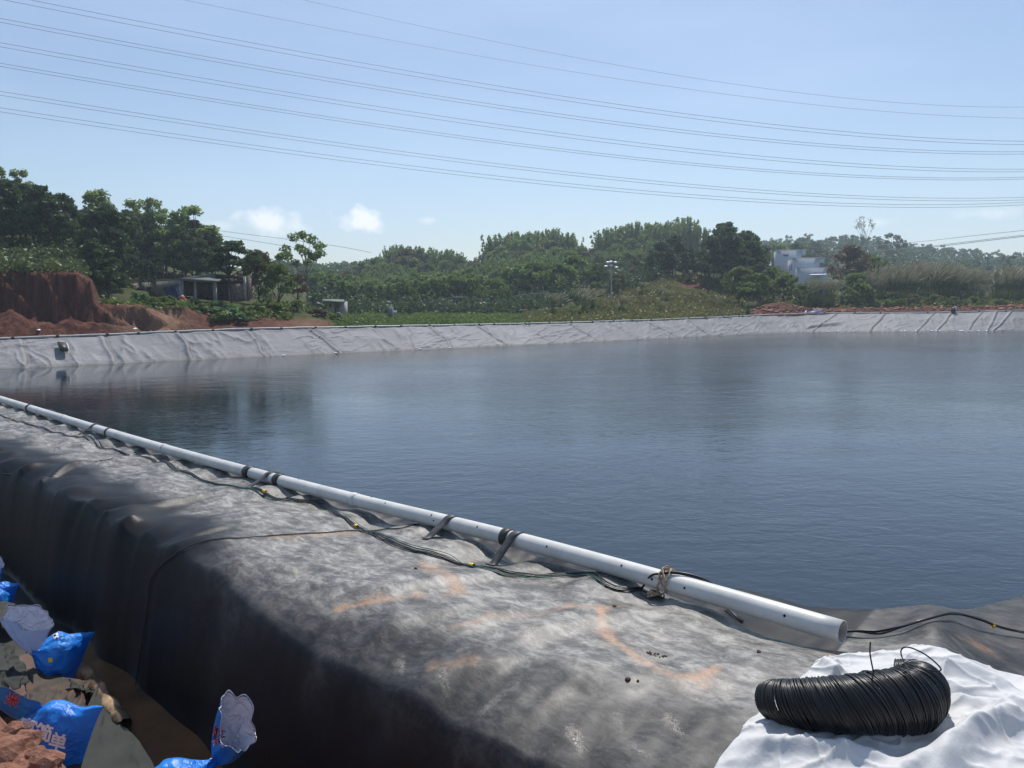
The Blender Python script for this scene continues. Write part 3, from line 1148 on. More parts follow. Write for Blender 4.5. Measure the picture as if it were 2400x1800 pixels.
def strap_over(px, w=.105, lean=.06, thick=.004, reach=.30):
    """rubber strap welded to the liner, over the pipe and down again on the near side"""
    c_, t_, side, up = pipe_frame(px)
    r = PIPE_R + .005
    path = []
    for al in np.linspace(70, -62, 12):
        al = math.radians(al)
        path.append((c_ + (up * math.cos(al) + side * math.sin(al)) * r, up * math.cos(al) + side * math.sin(al)))
    end = c_ - side * reach
    end[2] = float(Hnear(end[0], end[1])) + .008
    n_ = np.cross(t_, (end - path[-1][0]))
    n_ /= np.linalg.norm(n_)
    if n_[2] < 0:
        n_ = -n_
    for k in np.linspace(.2, 1, 6):
        q = path[11][0] * (1 - k) + end * k
        q[2] = max(q[2], float(Hnear(q[0], q[1])) + .008)
        path.append((q, n_))
    foot = c_ - side * (reach + .07)
    foot[2] = float(Hnear(foot[0], foot[1])) + .008
    path.append((foot, np.array([0, 0, 1.0])))
    V = []
    for i, (p, nn) in enumerate(path):
        sh = t_ * lean * max(0, i - 6) / 12
        for (a, b) in ((-1, 0), (1, 0), (1, 1), (-1, 1)):
            V.append(p + sh + t_ * w / 2 * a + nn * thick * b)
    Fc = grid_faces(len(path), 4, True)
    Fc = np.vstack([Fc, [(0, 1, 2, 3)], [tuple(len(V) - 1 - k for k in range(4))]])
    return link('strap', mesh_np('strap', to_root(V, pipe_root), Fc, smooth_=False), M_strap, pipe_root)


for px in (1060, 1215, 636, 224):
    strap_over(px)
for px, w in ((1190, .10), (655, .13), (585, .15), (256, .07), (70, .12)):
    band('rubber_band', px, w, PIPE_R + .010, M_black)
for px in (832, 385, 150):
    band('coupling', px, .10, PIPE_R + .007, M_pipe)

# ------------------------------------------------------------------ cable bundle


def surf_path(pts, lift=.012):
    return np.array([hit(a, b) + [0, 0, lift] for a, b in pts])


BUNDLE = [(-60, 955), (0, 974), (60, 993), (115, 1012), (170, 1024), (206, 1026), (240, 1052), (285, 1060), (330, 1070), (360, 1079), (410, 1098), (455, 1117), (500, 1136), (560, 1145),
          (610, 1152), (680, 1172), (745, 1181), (790, 1205), (835, 1237), (900, 1262), (975, 1291), (1050, 1312), (1105, 1329), (1170, 1340), (1240, 1352), (1300, 1350), (1365, 1349), (1420, 1370), (1470, 1385), (1500, 1383)]
cb = surf_path(BUNDLE)
cab_root = empty('cable_bundle', tuple(cb[len(cb) // 2]))
tag(cab_root, 'bundle of black and green cables taped together, winding along the berm beside the white pipe', 'cable bundle')
cbs = catmull(cb, 6)
cN = np.array([N[0], N[1], 0])
cU = np.array([U[0], U[1], 0])
for k in range(5):
    ph = k * 1.3
    L = np.arange(len(cbs)) * .09
    am = .014 + .02 * vnoise(L * .35, L * 0, 300 + k) * (1 if k < 4 else 2.2)
    wob = (vnoise(L * 1.6, L * 0, 310 + k) - .5) * 2.6 * am + am * np.sin(L * .9 + ph)
    P = cbs + wob[:, None] * cN + ((vnoise(L * 2, L * 0, 320 + k) - .5) * .05)[:, None] * cU
    keep = slice(0, len(P))
    if k >= 3:
        keep = slice(60, len(P))
    P = P[keep]
    P[:, 2] = Hnear(P[:, 0], P[:, 1]) + .009 + .012 * vnoise(L[:len(P)] * .8, L[:len(P)] * 0, 330 + k)
    tail = []
    if k in (0, 1, 4):                      # up over the pipe at the rope tie, then down behind it
        for qx, al in ((1540, -62), (1560, -38), (1580, -12), (1610, 16), (1640, 45), (1665, 75)):
            c_, t_, side, up = pipe_frame(qx)
            a_ = math.radians(al)
            tail.append(c_ + (up * math.cos(a_) + side * math.sin(a_)) * (PIPE_R + .012 + .013 * k * (k < 3)))
    else:
        for q in ((1515, 1392), (1535, 1402), (1556, 1405)):
            tail.append(hit(*q) + [0, 0, .01 + .008 * (k == 3)])
    P = np.vstack([P[:-4], catmull(np.vstack([P[-4:], tail]), 6)])
    tube_obj('cable', to_root(P, cab_root), (.0075, .0072, .006, .0062, .0042)[k], M_cableg if k == 4 else M_cable, cab_root, 7)
for (px, py_) in ((38, 986), (622, 1158), (833, 1236), (1109, 1328)):
    p = hit(px, py_)
    i = int(np.argmin(np.linalg.norm(cbs - p, axis=1)))
    d = cbs[min(i + 1, len(cbs) - 1)] - cbs[i - 1]
    d /= np.linalg.norm(d)
    q = cbs[i] + [0, 0, .008]
    tube_obj('tape', to_root([q - d * .03, q, q + d * .03], cab_root), [.021, .023, .021], M_tape, cab_root, 8, True)

# the same cables leaving behind the pipe end towards the right
RB = [(1960, 1489, .03), (2010, 1493, .05), (2060, 1494, .04), (2110, 1484, .05), (2160, 1464, .03), (2205, 1453, .03), (2240, 1457, .05), (2290, 1473, .07), (2340, 1485, .05), (2400, 1495, .04), (2500, 1512, .03), (2650, 1540, .02)]
rb = np.array([hit(a, b) + [0, 0, c] for a, b, c in RB])
rb_root = empty('cable_bundle', tuple(rb[4]))
tag(rb_root, 'black cables running from behind the open pipe end over the liner hump to the right', 'cable bundle')
rbs = catmull(rb, 8)
for k in range(3):
    L = np.arange(len(rbs)) * .1
    P = rbs + ((vnoise(L, L * 0, 340 + k) - .5) * .04)[:, None] * np.array([0, 1.0, 0]) + ((vnoise(L * .7, L * 0, 345 + k) - .5) * .03)[:, None] * np.array([0, 0, 1.0])
    tube_obj('cable', to_root(P, rb_root), (.010, .008, .0055)[k], M_cable, rb_root, 7)
i = int(np.argmin([abs(proj(p)[0] - 2328) for p in rbs]))
tube_obj('tape', to_root([rbs[i - 1] * .5 + rbs[i] * .5, rbs[i], rbs[i + 1] * .5 + rbs[i] * .5], rb_root), .019, M_tape, rb_root, 8, True)

# thin single wire across the berm and down the outer face
W1 = [(985, 1229), (930, 1240), (850, 1246), (740, 1250), (640, 1256), (560, 1262), (480, 1270), (430, 1290), (385, 1322), (360, 1352), (350, 1385), (346, 1430), (338, 1490), (328, 1560), (318, 1620)]
P = catmull(surf_path(W1, .008), 12)
P[:, 2] = np.maximum(P[:, 2], Hnear(P[:, 0], P[:, 1]) + .009)
P[:, :2] -= N[None] * .012
o = tube_obj('wire', P, .0065, M_cable, None, 6)
tag(o, 'single thin black wire crossing the berm and hanging down its dark outer face', 'wire')
for pts, lab in (([(222, 1082), (262, 1076), (300, 1066), (318, 1061)], 'short loose black wire end beside the cable bundle on the dusty liner'),
                 ([(5, 1112), (35, 1110), (68, 1102)], 'short black cord lying near the outer shoulder at the left edge')):
    P = catmull(surf_path(pts, .007), 5)
    o = tube_obj('wire', P, .006, M_cable, None, 6)
    tag(o, lab, 'wire')

# rope tie round the pipe and the loose rope knot below it
def rope_obj(name, P, r, parent):
    P = np.asarray(P, float)
    L = np.arange(len(P))
    parts = []
    T = np.gradient(P, axis=0)
    T /= np.linalg.norm(T, axis=1)[:, None] + 1e-9
    A = np.cross(T, [0.3, .2, 1.0])
    A /= np.linalg.norm(A, axis=1)[:, None] + 1e-9
    B = np.cross(T, A)
    for k in range(2):
        th = L * .9 + k * math.pi
        parts.append(tube(P + (A * np.cos(th)[:, None] + B * np.sin(th)[:, None]) * r * .5, r * .7, 5, True))
    V, Fc = merge(parts)
    return link(name, mesh_np(name, V - np.array(parent.location) if parent else V, Fc), M_rope, parent)


c_, t_, side, up = pipe_frame(1566)
rope_root = empty('rope', tuple(c_))
tag(rope_root, 'frayed brown rope tying the cables to the white pipe', 'rope')
for k, (dx, tw) in enumerate(((-.03, .02), (.0, -.03), (.035, .03))):
    P = []
    for al in np.linspace(-150, 150, 36):
        a_ = math.radians(al)
        P.append(c_ + t_ * (dx + tw * math.sin(a_ * 2)) + (up * math.cos(a_) + side * math.sin(a_)) * (PIPE_R + .012 + .016 * math.exp(-(al / 45) ** 2)))
    rope_obj('wrapping', P, .007, rope_root)
P = [c_ + up * .11, c_ + up * .125 - side * .05 + t_ * .02, c_ + up * .07 - side * .10 - t_ * .03, c_ - side * .11 - t_ * .05 - up * .01]
rope_obj('loose_end', catmull(P, 8), .008, rope_root)
P = [c_ + up * .11 - t_ * .01, c_ + up * .14 - side * .02, c_ + up * .09 - side * .08 + t_ * .03, c_ + up * .02 - side * .12 + t_ * .01]
rope_obj('loose_end', catmull(P, 8), .007, rope_root)
kp = hit(1533, 1400)
k_root = empty('rope', tuple(kp))
tag(k_root, 'small knotted bundle of brown rope on the liner just below the pipe tie', 'rope')
for k in range(3):
    th = np.linspace(0, 2 * math.pi * 1.6, 34)
    P = kp + np.stack([np.cos(th + k) * (.055 - .01 * k), np.sin(th + k) * .03, .022 + .014 * np.sin(th * 1.5 + k) + .012 * k], -1)
    rope_obj('knot', P, .008, k_root)
rope_obj('loose_end', catmull([kp + [.05, 0, .03], kp + [.09, .02, .03], hit(1552, 1388) + [0, 0, .05], pipe_frame(1548)[0] - side * .08], 8), .007, k_root)

# rubber offcut strips lying under the pipe
for k, (a, b) in enumerate((((1700, 1428), (1740, 1460)),)):
    p, q = hit(*a) + [0, 0, .03], hit(*b) + [0, 0, .012]
    V, Fc = beam(p, q, .03, .008)
    o = link('strap_offcut', mesh_np('strap_offcut', V, Fc, smooth_=False), M_black)
    tag(o, 'short black strap end sticking out from under the pipe near its open end', 'strap')

# ------------------------------------------------------------------ white sheet with the wire coil
t = NT('white_sheet')
na = t.noise(6, 6, .6)
nb = t.noise(2.2, 5, .6)
c = t.ramp(na, [(.3, (.47, .475, .485)), (.7, (.57, .575, .58))])
c = t.mix(t.math('MULTIPLY', t.range(nb, .58, .74), .35), c, (.66, .55, .46))
wvx = t.noise(90, 2, .5, t.map((1, .25, 1), (0, 0, .5)))
t.set(color=c, rough=.6, spec=.35, normal=t.bump(t.math('ADD', na, t.math('MULTIPLY', wvx, .12)), .35, .02))
M_sheet = t.m

TOPE = [(1905, 1612), (1915, 1580), (1935, 1560), (1975, 1548), (2040, 1540), (2120, 1538), (2200, 1541), (2245, 1552), (2300, 1572), (2400, 1600), (2560, 1640)]
BOTE = [(1745, 1716), (1728, 1760), (1692, 1800), (1660, 1850), (1720, 1990), (1850, 2060), (2000, 2080), (2150, 2080), (2300, 2080), (2450, 2060), (2640, 2000)]
te = catmull([so(*hit(a, b)[:2]) for a, b in TOPE], 28)
be = []
for a, b in BOTE:
    p = hit(a, b, t0=1.2)
    be.append(so(*p[:2]))
be = catmull(be, 28)
nr_, nc_ = 260, len(te)
vv_ = np.linspace(0, 1, nr_)[:, None]
ss_ = te[None, :, 0] * (1 - vv_) + be[None, :, 0] * vv_
oo_ = te[None, :, 1] * (1 - vv_) + be[None, :, 1] * vv_
ss_ = ss_ + (fbm(ss_ * 3, oo_ * 3, 401, 3) - .5) * .10
oo_ = oo_ + (fbm(ss_ * 3, oo_ * 3, 403, 3) - .5) * .10
x_, y_ = xy(ss_, oo_)
h_ = Hnear(x_, y_)
for _ in range(10):   # the sheet bridges the hollows
    h_[1:-1, 1:-1] = np.maximum(h_[1:-1, 1:-1], (h_[:-2, 1:-1] + h_[2:, 1:-1] + h_[1:-1, :-2] + h_[1:-1, 2:]) / 4)
# folds: radiating from the coil towards the right edge
pxg_ = 1200 + F * x_ / (y_ * math.cos(PITCH) - (h_ - CAM_H) * math.sin(PITCH))
pyg_ = 900 - F * (y_ * math.sin(PITCH) + (h_ - CAM_H) * math.cos(PITCH)) / (y_ * math.cos(PITCH) - (h_ - CAM_H) * math.sin(PITCH))
bil = np.abs(2 * fbm(x_ * 2.2 + 3, y_ * 5.5 - x_ * 1.2, 411, 3) - 1)
bil2 = np.abs(2 * fbm(x_ * 7, y_ * 11 - x_ * 2, 413, 3) - 1)
bil3 = np.abs(2 * fbm(x_ * 3.1 - y_ * 1.5 + 7, y_ * 3.6 + x_ * 2.4, 415, 2) - 1)
puff = .016 + .055 * fbm(x_ * 2.2, y_ * 3.2, 417, 2) + .022 * (1 - bil) ** 7 + .004 * (1 - bil2) ** 5 + .014 * (1 - bil3) ** 12


def wfold(p, q, w, amp):
    A_ = hit(*p)[:2]
    B_ = hit(*q, t0=1.2)[:2]
    d = B_ - A_
    L = np.hypot(*d)
    d /= L
    t_ = ((x_ - A_[0]) * d[0] + (y_ - A_[1]) * d[1]) / L
    e = (x_ - A_[0]) * -d[1] + (y_ - A_[1]) * d[0]
    return amp * np.exp(-(e / w) ** 2) * smooth(-.15, .15, t_) * (1 - smooth(.9, 1.2, t_))


puff = puff + wfold((2190, 1590), (2500, 1650), .10, .06) + wfold((2230, 1675), (2500, 1700), .08, .07) - wfold((2215, 1640), (2500, 1672), .04, .04)
puff = puff + wfold((2380, 1705), (2200, 1830), .07, .10) + wfold((2080, 1840), (2400, 1730), .05, .05) + wfold((1760, 1770), (2060, 1800), .05, .06) + wfold((1925, 1575), (1965, 1600), .06, .07)
puff = puff
puff = np.maximum(puff, .008)
edge = np.minimum(np.minimum(vv_ * nr_, (nr_ - 1) - vv_ * nr_ + 1) / 5.0, 1)
cidx = np.arange(nc_)[None, :]
edge = np.minimum(edge, np.minimum(cidx / 5.0, (nc_ - 1 - cidx) / 5.0))
edge = np.clip(edge, 0, 1)
h_ = h_ + .006 + puff * np.sqrt(edge) - .012 * (1 - edge)
sheet = link('plastic_sheet', mesh_np('plastic_sheet', np.stack([x_, y_, h_], -1).reshape(-1, 3), grid_faces(nr_, nc_)), M_sheet)
if sheet.data.polygons[5000].normal.z < 0:
    sheet.data.flip_normals()
tag(sheet, 'crumpled white woven plastic sheet spread under the black wire coil at lower right', 'sheet')
_bv = BVHTree.FromPolygons([tuple(v) for v in np.stack([x_, y_, h_], -1).reshape(-1, 3)], [tuple(f) for f in grid_faces(nr_, nc_).tolist()])


def sheet_h(x, y):
    r = _bv.ray_cast(Vector((x, y, 8)), Vector((0, 0, -1)))
    g = float(Hnear(x, y))
    return max(g, r[0].z) if r[0] is not None else g


# coil of black wire
AX = [(1800, 1640, .15, .10), (1850, 1648, .175, .13), (1920, 1652, .19, .155), (2000, 1652, .20, .175), (2075, 1648, .205, .185), (2135, 1640, .21, .18), (2160, 1622, .2, .155), (2156, 1604, .18, .130), (2132, 1592, .16, .115), (2100, 1588, .15, .105)]
ax, rad = [], []
for (px, py_, hh, r) in AX:
    b_ = at_h(px, py_, 3.3 + hh)
    z = sheet_h(b_[0], b_[1]) + r * .84
    p = at_h(px, py_, z)
    ax.append(p)
    rad.append(r)
axs = catmull(np.array(ax), 40)
rads = catmull(np.array([[r, 0, 0] for r in rad]), 40)[:, 0]
T = np.gradient(axs, axis=0)
T /= np.linalg.norm(T, axis=1)[:, None]
cum_ = np.concatenate([[0], np.cumsum(np.linalg.norm(np.diff(axs, axis=0), axis=1))])
coil_root = empty('wire_coil', tuple(axs[len(axs) // 2]))
tag(coil_root, 'slumped coil of thin black wire lying on the white sheet', 'coil')
crng = np.random.default_rng(5)
segs = 30
parts = []
nloop = 600
allP = []
for k in range(nloop):
    u = k / (nloop - 1) * cum_[-1]
    i = min(int(np.searchsorted(cum_, u)), len(axs) - 1)
    c_ = axs[i]
    t_ = T[i]
    r = rads[i] * (1 + crng.normal(0, .018))
    upv = np.array([0, 0, 1.0])
    lean = -.62 * math.sin(math.pi * min(1, .08 + u / cum_[-1] * 1.25))         # the windings lean over
    nn = t_ - upv * lean + np.array([0, -.12, 0]) * 0 + crng.normal(0, .03, 3)
    nn /= np.linalg.norm(nn)
    a_ = np.cross(nn, upv)
    a_ /= np.linalg.norm(a_)
    b_ = np.cross(a_, nn)
    th = np.linspace(0, 2 * math.pi, segs + 1)[:-1] + crng.uniform(0, 6)
    if k % 2:
        r *= .945
    wx = r * (.92 + .03 * math.sin(k * .15))
    rr = 1 + .012 * np.sin(2 * th + k)
    P = c_ + (a_[None] * (np.cos(th) * wx * rr)[:, None] + b_[None] * (np.sin(th) * r * rr)[:, None])
    P += t_ * (np.sin(th) * .004)[:, None]
    Pn = np.vstack([P, P[:2]])
    allP.append(Pn)
    parts.append(tube(Pn, .0042, 5, False))
V, Fc = merge(parts)
ob = link('winding', mesh_np('winding', to_root(V, coil_root), Fc), M_cable, coil_root)
ob['label'] = 'tight leaning windings of thin black wire'
# loose turns and ends
P = catmull([at_h(2140, 1588, 3.70), at_h(2118, 1550, 3.74), at_h(2112, 1524, 3.78), at_h(2130, 1517, 3.80), at_h(2170, 1535, 3.78), at_h(2204, 1565, 3.74), at_h(2196, 1573, 3.72), at_h(2160, 1567, 3.70), at_h(2120, 1552, 3.68)], 8)
tube_obj('loose_loop', to_root(P, coil_root), .0042, M_cable, coil_root, 6)
P = catmull([at_h(2050, 1585, 3.66), at_h(2044, 1560, 3.72), at_h(2039, 1530, 3.80), at_h(2040, 1505, 3.86)], 8)
tube_obj('loose_end', to_root(P, coil_root), .0042, M_cable, coil_root, 6)
for (dx, r) in ((.0, .15), (.03, .14), (-.04, .16)):
    th = np.linspace(-.5, 3.6, 24)
    c_ = ax[4] + np.array([.10 + dx, 0, -.02])
    P = c_ + np.stack([np.cos(th) * .0 + .12 * np.sin(th) ** 1, -np.cos(th) * r * .6, np.sin(th) * r - .02], -1)
    tube_obj('loose_loop', to_root(P, coil_root), .0042, M_cable, coil_root, 5)

# ------------------------------------------------------------------ sandbags, log and flaps in the trench
t = NT('blue_bag')
na = t.noise(5, 4)
c = t.ramp(na, [(.3, (.010, .17, .66)), (.7, (.02, .30, .85))])
cr = t.math('ABSOLUTE', t.math('SUBTRACT', t.noise(6.5, 3, .5, None, .8), .5))
cr2 = t.math('ABSOLUTE', t.math('SUBTRACT', t.noise(15, 3, .5, None, .6), .5))
c = t.mix(t.math('MULTIPLY', t.range(t.noise(9, 6, .7), .55, .75), .35), c, (.16, .20, .30))
t.set(color=c, rough=.42, spec=.5, normal=t.bump(t.math('ADD', cr, t.math('MULTIPLY', cr2, .15)), .8, .055))
tr = t.t.nodes.new('ShaderNodeBsdfTranslucent')
tr.inputs[0].default_value = (.02, .25, .9, 1)
mx = t.t.nodes.new('ShaderNodeMixShader')
mx.inputs[0].default_value = .18
t.t.links.new(t.b.outputs[0], mx.inputs[1])
t.t.links.new(tr.outputs[0], mx.inputs[2])
t.t.links.new(mx.outputs[0], t.out.inputs[0])
M_bag = t.m
t = NT('bag_lining')
cr = t.math('ABSOLUTE', t.math('SUBTRACT', t.noise(8, 3, .5, None, .8), .5))
t.set(color=(.66, .70, .82), rough=.5, spec=.4, normal=t.bump(cr, 1.0, .08))
M_lining = t.m
M_pale = simple('bag_pale_outside', (.42, .55, .82), .45, .5, .12, 5, .01)
M_red = simple('print_red', (.45, .02, .03), .5, .4, .05, 10)
M_prw = simple('print_white', (.85, .85, .88), .5, .4, .03, 10)
M_yel = simple('print_yellow', (.75, .6, .03), .5, .4, .05, 10)
M_tie = simple('bag_tie', (.55, .52, .50), .6, .4, .2, 30)


def nv(v):
    v = np.array(v, float)
    return v / np.linalg.norm(v)


def bag_body(root, neck, end, widthdir, w, th, seed, corner=.18, name='body'):
    neck = np.array(neck, float)
    end = np.array(end, float)
    a = end - neck
    L = np.linalg.norm(a)
    a /= L
    b = nv(np.array(widthdir, float) - a * (np.array(widthdir, float) @ a))
    c = np.cross(a, b)
    if c[2] < 0:
        c = -c
    nu_, nt_ = 46, 56
    u = np.linspace(0, 1, nu_)[:, None]
    thh = np.linspace(0, 2 * math.pi, nt_ + 1)[:-1][None, :]
    wu = w / 2 * (.10 + .90 * smooth(0, .42, u)) * (1 + corner * smooth(.7, 1, u) * 1.0 - .10 * np.sin(u * 3))
    tu = th / 2 * (.22 + .78 * smooth(0, .4, u)) * np.sqrt(np.clip(1 - smooth(.55, 1.0, u) * .995, 0, 1))
    wr = 1 + .09 * np.abs(2 * fbm(np.cos(thh) * 3 + 11, u * 4 + np.sin(thh) * 2, seed + 7, 3) - 1) + .16 * np.exp(-u * 4) * np.sin(thh * 9 + 6 * vnoise(thh, u * 3, seed)) + .10 * (fbm(np.cos(thh) * 2 + 5, u * 5 + np.sin(thh), seed + 2, 4) - .5) + .06 * np.abs(np.sin(thh * 5 + u * 7 + seed))
    cx = np.sign(np.cos(thh)) * np.abs(np.cos(thh)) ** .8
    cy = np.sign(np.sin(thh)) * np.abs(np.sin(thh)) ** .9
    V = neck + a * (u * L)[..., None] + b * (cx * wu * wr)[..., None] + c * (cy * tu * wr)[..., None]
    V = V + a * ((.05 * L * np.abs(cx) ** 3 * smooth(.8, 1, u)))[..., None]
    V = V.reshape(-1, 3)
    ob = link(name, mesh_np(name, V - np.array(root.location), grid_faces(nu_, nt_, True)), M_bag, root)
    return ob, V, grid_faces(nu_, nt_, True), c


def bag_mouth(root, tie, centre, A, B, seed, flare=1.0, outer=None):
    """flaring ruffled mouth: outer skin and white lining, thin walled"""
    tie = np.array(tie, float)
    centre = np.array(centre, float)
    A = np.array(A, float)
    B = np.array(B, float)
    nu_, nt_ = 26, 64
    u = np.linspace(0, 1, nu_)[:, None]
    th = np.linspace(0, 2 * math.pi, nt_ + 1)[:-1][None, :]
    g = .10 + .90 * u ** flare
    ruff = 1 + (.22 * (1 - u) + .008) * np.sin(th * 7 + seed) + .07 * u * (np.abs(np.sin(th * 2.5 + seed)) - .5) + .05 * np.sin(th * 11 + 3 * u) + .22 * u * (vnoise(np.cos(th) * 1.6 + 3, np.sin(th) * 1.6 + 3, seed) - .5) * 2
    up_ = nv(centre - tie)
    lift = .12 * np.linalg.norm(centre - tie) * u * (vnoise(np.cos(th) * 2 + 9, np.sin(th) * 2 + 9, seed + 3) - .5) * 2

    def surf(k):
        return (tie + (centre - tie) * u[..., None] + up_ * lift[..., None] + A * (np.cos(th) * g * ruff * k)[..., None] + B * (np.sin(th) * g * ruff * k)[..., None]).reshape(-1, 3)
    Vo = surf(1.0)
    ob = link('mouth', mesh_np('mouth', Vo - np.array(root.location), grid_faces(nu_, nt_, True)), outer or M_bag, root)
    Vi = surf(.965)
    k = len(Vi)
    rim = grid_faces(2, nt_, True)
    Vr = np.vstack([Vi, Vo[-nt_:] + up_ * .002])
    Fr = np.vstack([grid_faces(nu_, nt_, True)[:, ::-1], np.stack([np.arange(nt_) + (nu_ - 1) * nt_, (np.arange(nt_) + 1) % nt_ + (nu_ - 1) * nt_, k + (np.arange(nt_) + 1) % nt_, k + np.arange(nt_)], -1)])
    ob2 = link('lining', mesh_np('lining', Vr - np.array(root.location), Fr), M_lining, ob)
    ob2['label'] = 'pale lining folded out at the mouth'
    return ob, Vo, grid_faces(nu_, nt_, True)


def text_on(root, body_vf, s, anchor, xdir, ydir, size, mat, outline=None, name='print'):
    V, Fc = body_vf
    bv = BVHTree.FromPolygons([tuple(v) for v in V], [tuple(int(i) for i in f) for f in Fc])
    xdir = nv(xdir)
    ydir = nv(np.array(ydir) - xdir * (np.array(ydir) @ xdir))
    nd_ = nv(np.array([0, 0, CAM_H]) - np.array(anchor))
    camp = np.array([0, 0, CAM_H])
    if nd_ @ (camp - np.array(anchor)) < 0:
        nd_ = -nd_
    cu = bpy.data.curves.new('txt', 'FONT')
    cu.body = s
    cu.size = 1.0
    cu.resolution_u = 2
    outs = []
    for (off, lift, m_) in (((.045, .003, outline),) if outline else ()) + ((0.0, .0055, mat),):
        cu.offset = off if outline and off else .03
        to = bpy.data.objects.new('txt', cu)
        col.objects.link(to)
        dg_ = bpy.context.evaluated_depsgraph_get()
        m = bpy.data.meshes.new_from_object(to.evaluated_get(dg_))
        bpy.data.objects.remove(to)
        import bmesh
        bm = bmesh.new()
        bm.from_mesh(m)
        bmesh.ops.subdivide_edges(bm, edges=[e for e in bm.edges if e.calc_length() > .12], cuts=3)
        if not bm.verts:
            continue
        xs = [v.co.x for v in bm.verts]
        ys = [v.co.y for v in bm.verts]
        cx_, cy_ = (min(xs) + max(xs)) / 2, (min(ys) + max(ys)) / 2
        for v in bm.verts:
            p = np.array(anchor) + xdir * (v.co.x - cx_) * size + ydir * (v.co.y - cy_) * size
            q = bv.ray_cast(Vector(p + nd_ * .6), Vector(-nd_))
            if q[0] is None:
                q = bv.find_nearest(Vector(p))
            hp = np.array(q[0]) + nd_ * lift
            v.co = Vector(hp - np.array(root.location))
        bm.to_mesh(m)
        bm.free()
        o_ = link(name, m, m_, root)
        outs.append(o_)
    return outs


def toward_cam(p):
    return nv(np.array([0, 0, CAM_H]) - np.array(p))


def scr(p, dx, dy):
    """vector at p that moves by (dx, dy) picture pixels at constant depth"""
    q = proj(p)
    d0 = np.array(p, float)
    dep = d0[1] * math.cos(PITCH) - (d0[2] - CAM_H) * math.sin(PITCH)
    R_c = np.array([1.0, 0, 0])
    U_c = np.array([0, math.sin(PITCH), math.cos(PITCH)])
    return (R_c * dx - U_c * dy) * dep / F


# lower bag with the white characters
tie = at_h(48, 1688, 2.05)
e_ = at_h(205, 1745, 1.86)
root = empty('sandbag', tuple(at_h(130, 1735, WET)))
tag(root, 'blue printed sandbag with white characters, pointed corner resting on the grey flap', 'sandbag')
body, V, Fc, cdir = bag_body(root, tie, e_, scr(tie, -45, 60), .56, .30, 3, .25)
an = at_h(95, 1730, 2.1)
for ch, (px, py_) in zip('宣简单', ((66, 1702), (102, 1716), (136, 1738))):
    p = at_h(px, py_, 2.12)
    text_on(root, (V, Fc), ch, p, scr(p, 30, 8), scr(p, 14, -30), .155, M_prw, None)
mo, Vm, Fm = bag_mouth(root, tie, at_h(20, 1630, 2.28), scr(tie, 62, 22), scr(tie, -26, 24) + np.array([0, .05, .03]), 5, .6)
p = at_h(30, 1640, 2.4)
text_on(root, (Vm, Fm), '米', p, scr(p, 28, 12), scr(p, 12, -28), .12, M_red, M_prw)
V_, F_ = tube(tie + (nv(scr(tie, -1, .9))[None] * (np.cos(np.linspace(0, 6.28, 16)) * .04)[:, None] + toward_cam(tie)[None] * (np.sin(np.linspace(0, 6.28, 16)) * .04)[:, None]), .008, 6, False)
link('tie', mesh_np('tie', V_ - np.array(root.location), F_), M_tie, root)

# upper bag: pale flared mouth up left, blue body to the right
tie = at_h(72, 1528, 1.98)
root = empty('sandbag', tuple(at_h(120, 1580, WET)))
tag(root, 'blue sandbag with a wide pale flared mouth beside the end of the log', 'sandbag')
body, V, Fc, cdir = bag_body(root, tie, at_h(192, 1545, 1.74), scr(tie, 10, 80), .50, .36, 11, .1)
p = at_h(130, 1488, 2.1)
text_on(root, (V, Fc), '单', p, scr(p, 28, -8), scr(p, 8, 28), .09, M_prw)
p = at_h(118, 1547, 2.1)
tt2 = text_on(root, (V, Fc), '■', p, scr(p, 28, -4), scr(p, 4, 28), .06, M_yel)
bag_mouth(root, tie, at_h(62, 1446, 2.34), scr(tie, 60, 4), scr(tie, -4, 26) + np.array([0, -.03, .0]), 13, .75, M_pale)
V_, F_ = tube(tie + (nv(scr(tie, .3, .9))[None] * (np.cos(np.linspace(0, 6.28, 16)) * .04)[:, None] + toward_cam(tie)[None] * (np.sin(np.linspace(0, 6.28, 16)) * .04)[:, None]), .008, 6, False)
link('tie', mesh_np('tie', V_ - np.array(root.location), F_), M_tie, root)

# bag at the bottom edge, mouth opening towards the right
tie = at_h(506, 1782, 2.10)
root = empty('sandbag', tuple(at_h(470, 1900, WET)))
tag(root, 'blue sandbag at the bottom edge, its tied neck opening into a crumpled white-lined mouth', 'sandbag')
bag_body(root, tie, at_h(300, 1950, 1.85), scr(tie, 60, 60), .52, .40, 17)
mo, Vm, Fm = bag_mouth(root, tie, at_h(556, 1690, 2.50), scr(tie, 30, 64), scr(tie, 26, -10) + np.array([0, .10, 0]), 19, .7)
p = at_h(507, 1728, 2.4)
text_on(root, (Vm, Fm), '米', p, scr(p, 22, 3), scr(p, 5, -34), .15, M_red, M_prw)
p = at_h(498, 1722, 2.4)
V_, F_ = tube(tie + (nv(scr(tie, .9, .2))[None] * (np.cos(np.linspace(0, 6.28, 16)) * .045)[:, None] + toward_cam(tie)[None] * (np.sin(np.linspace(0, 6.28, 16)) * .045)[:, None]), .008, 6, False)
link('tie', mesh_np('tie', V_ - np.array(root.location), F_), M_tie, root)

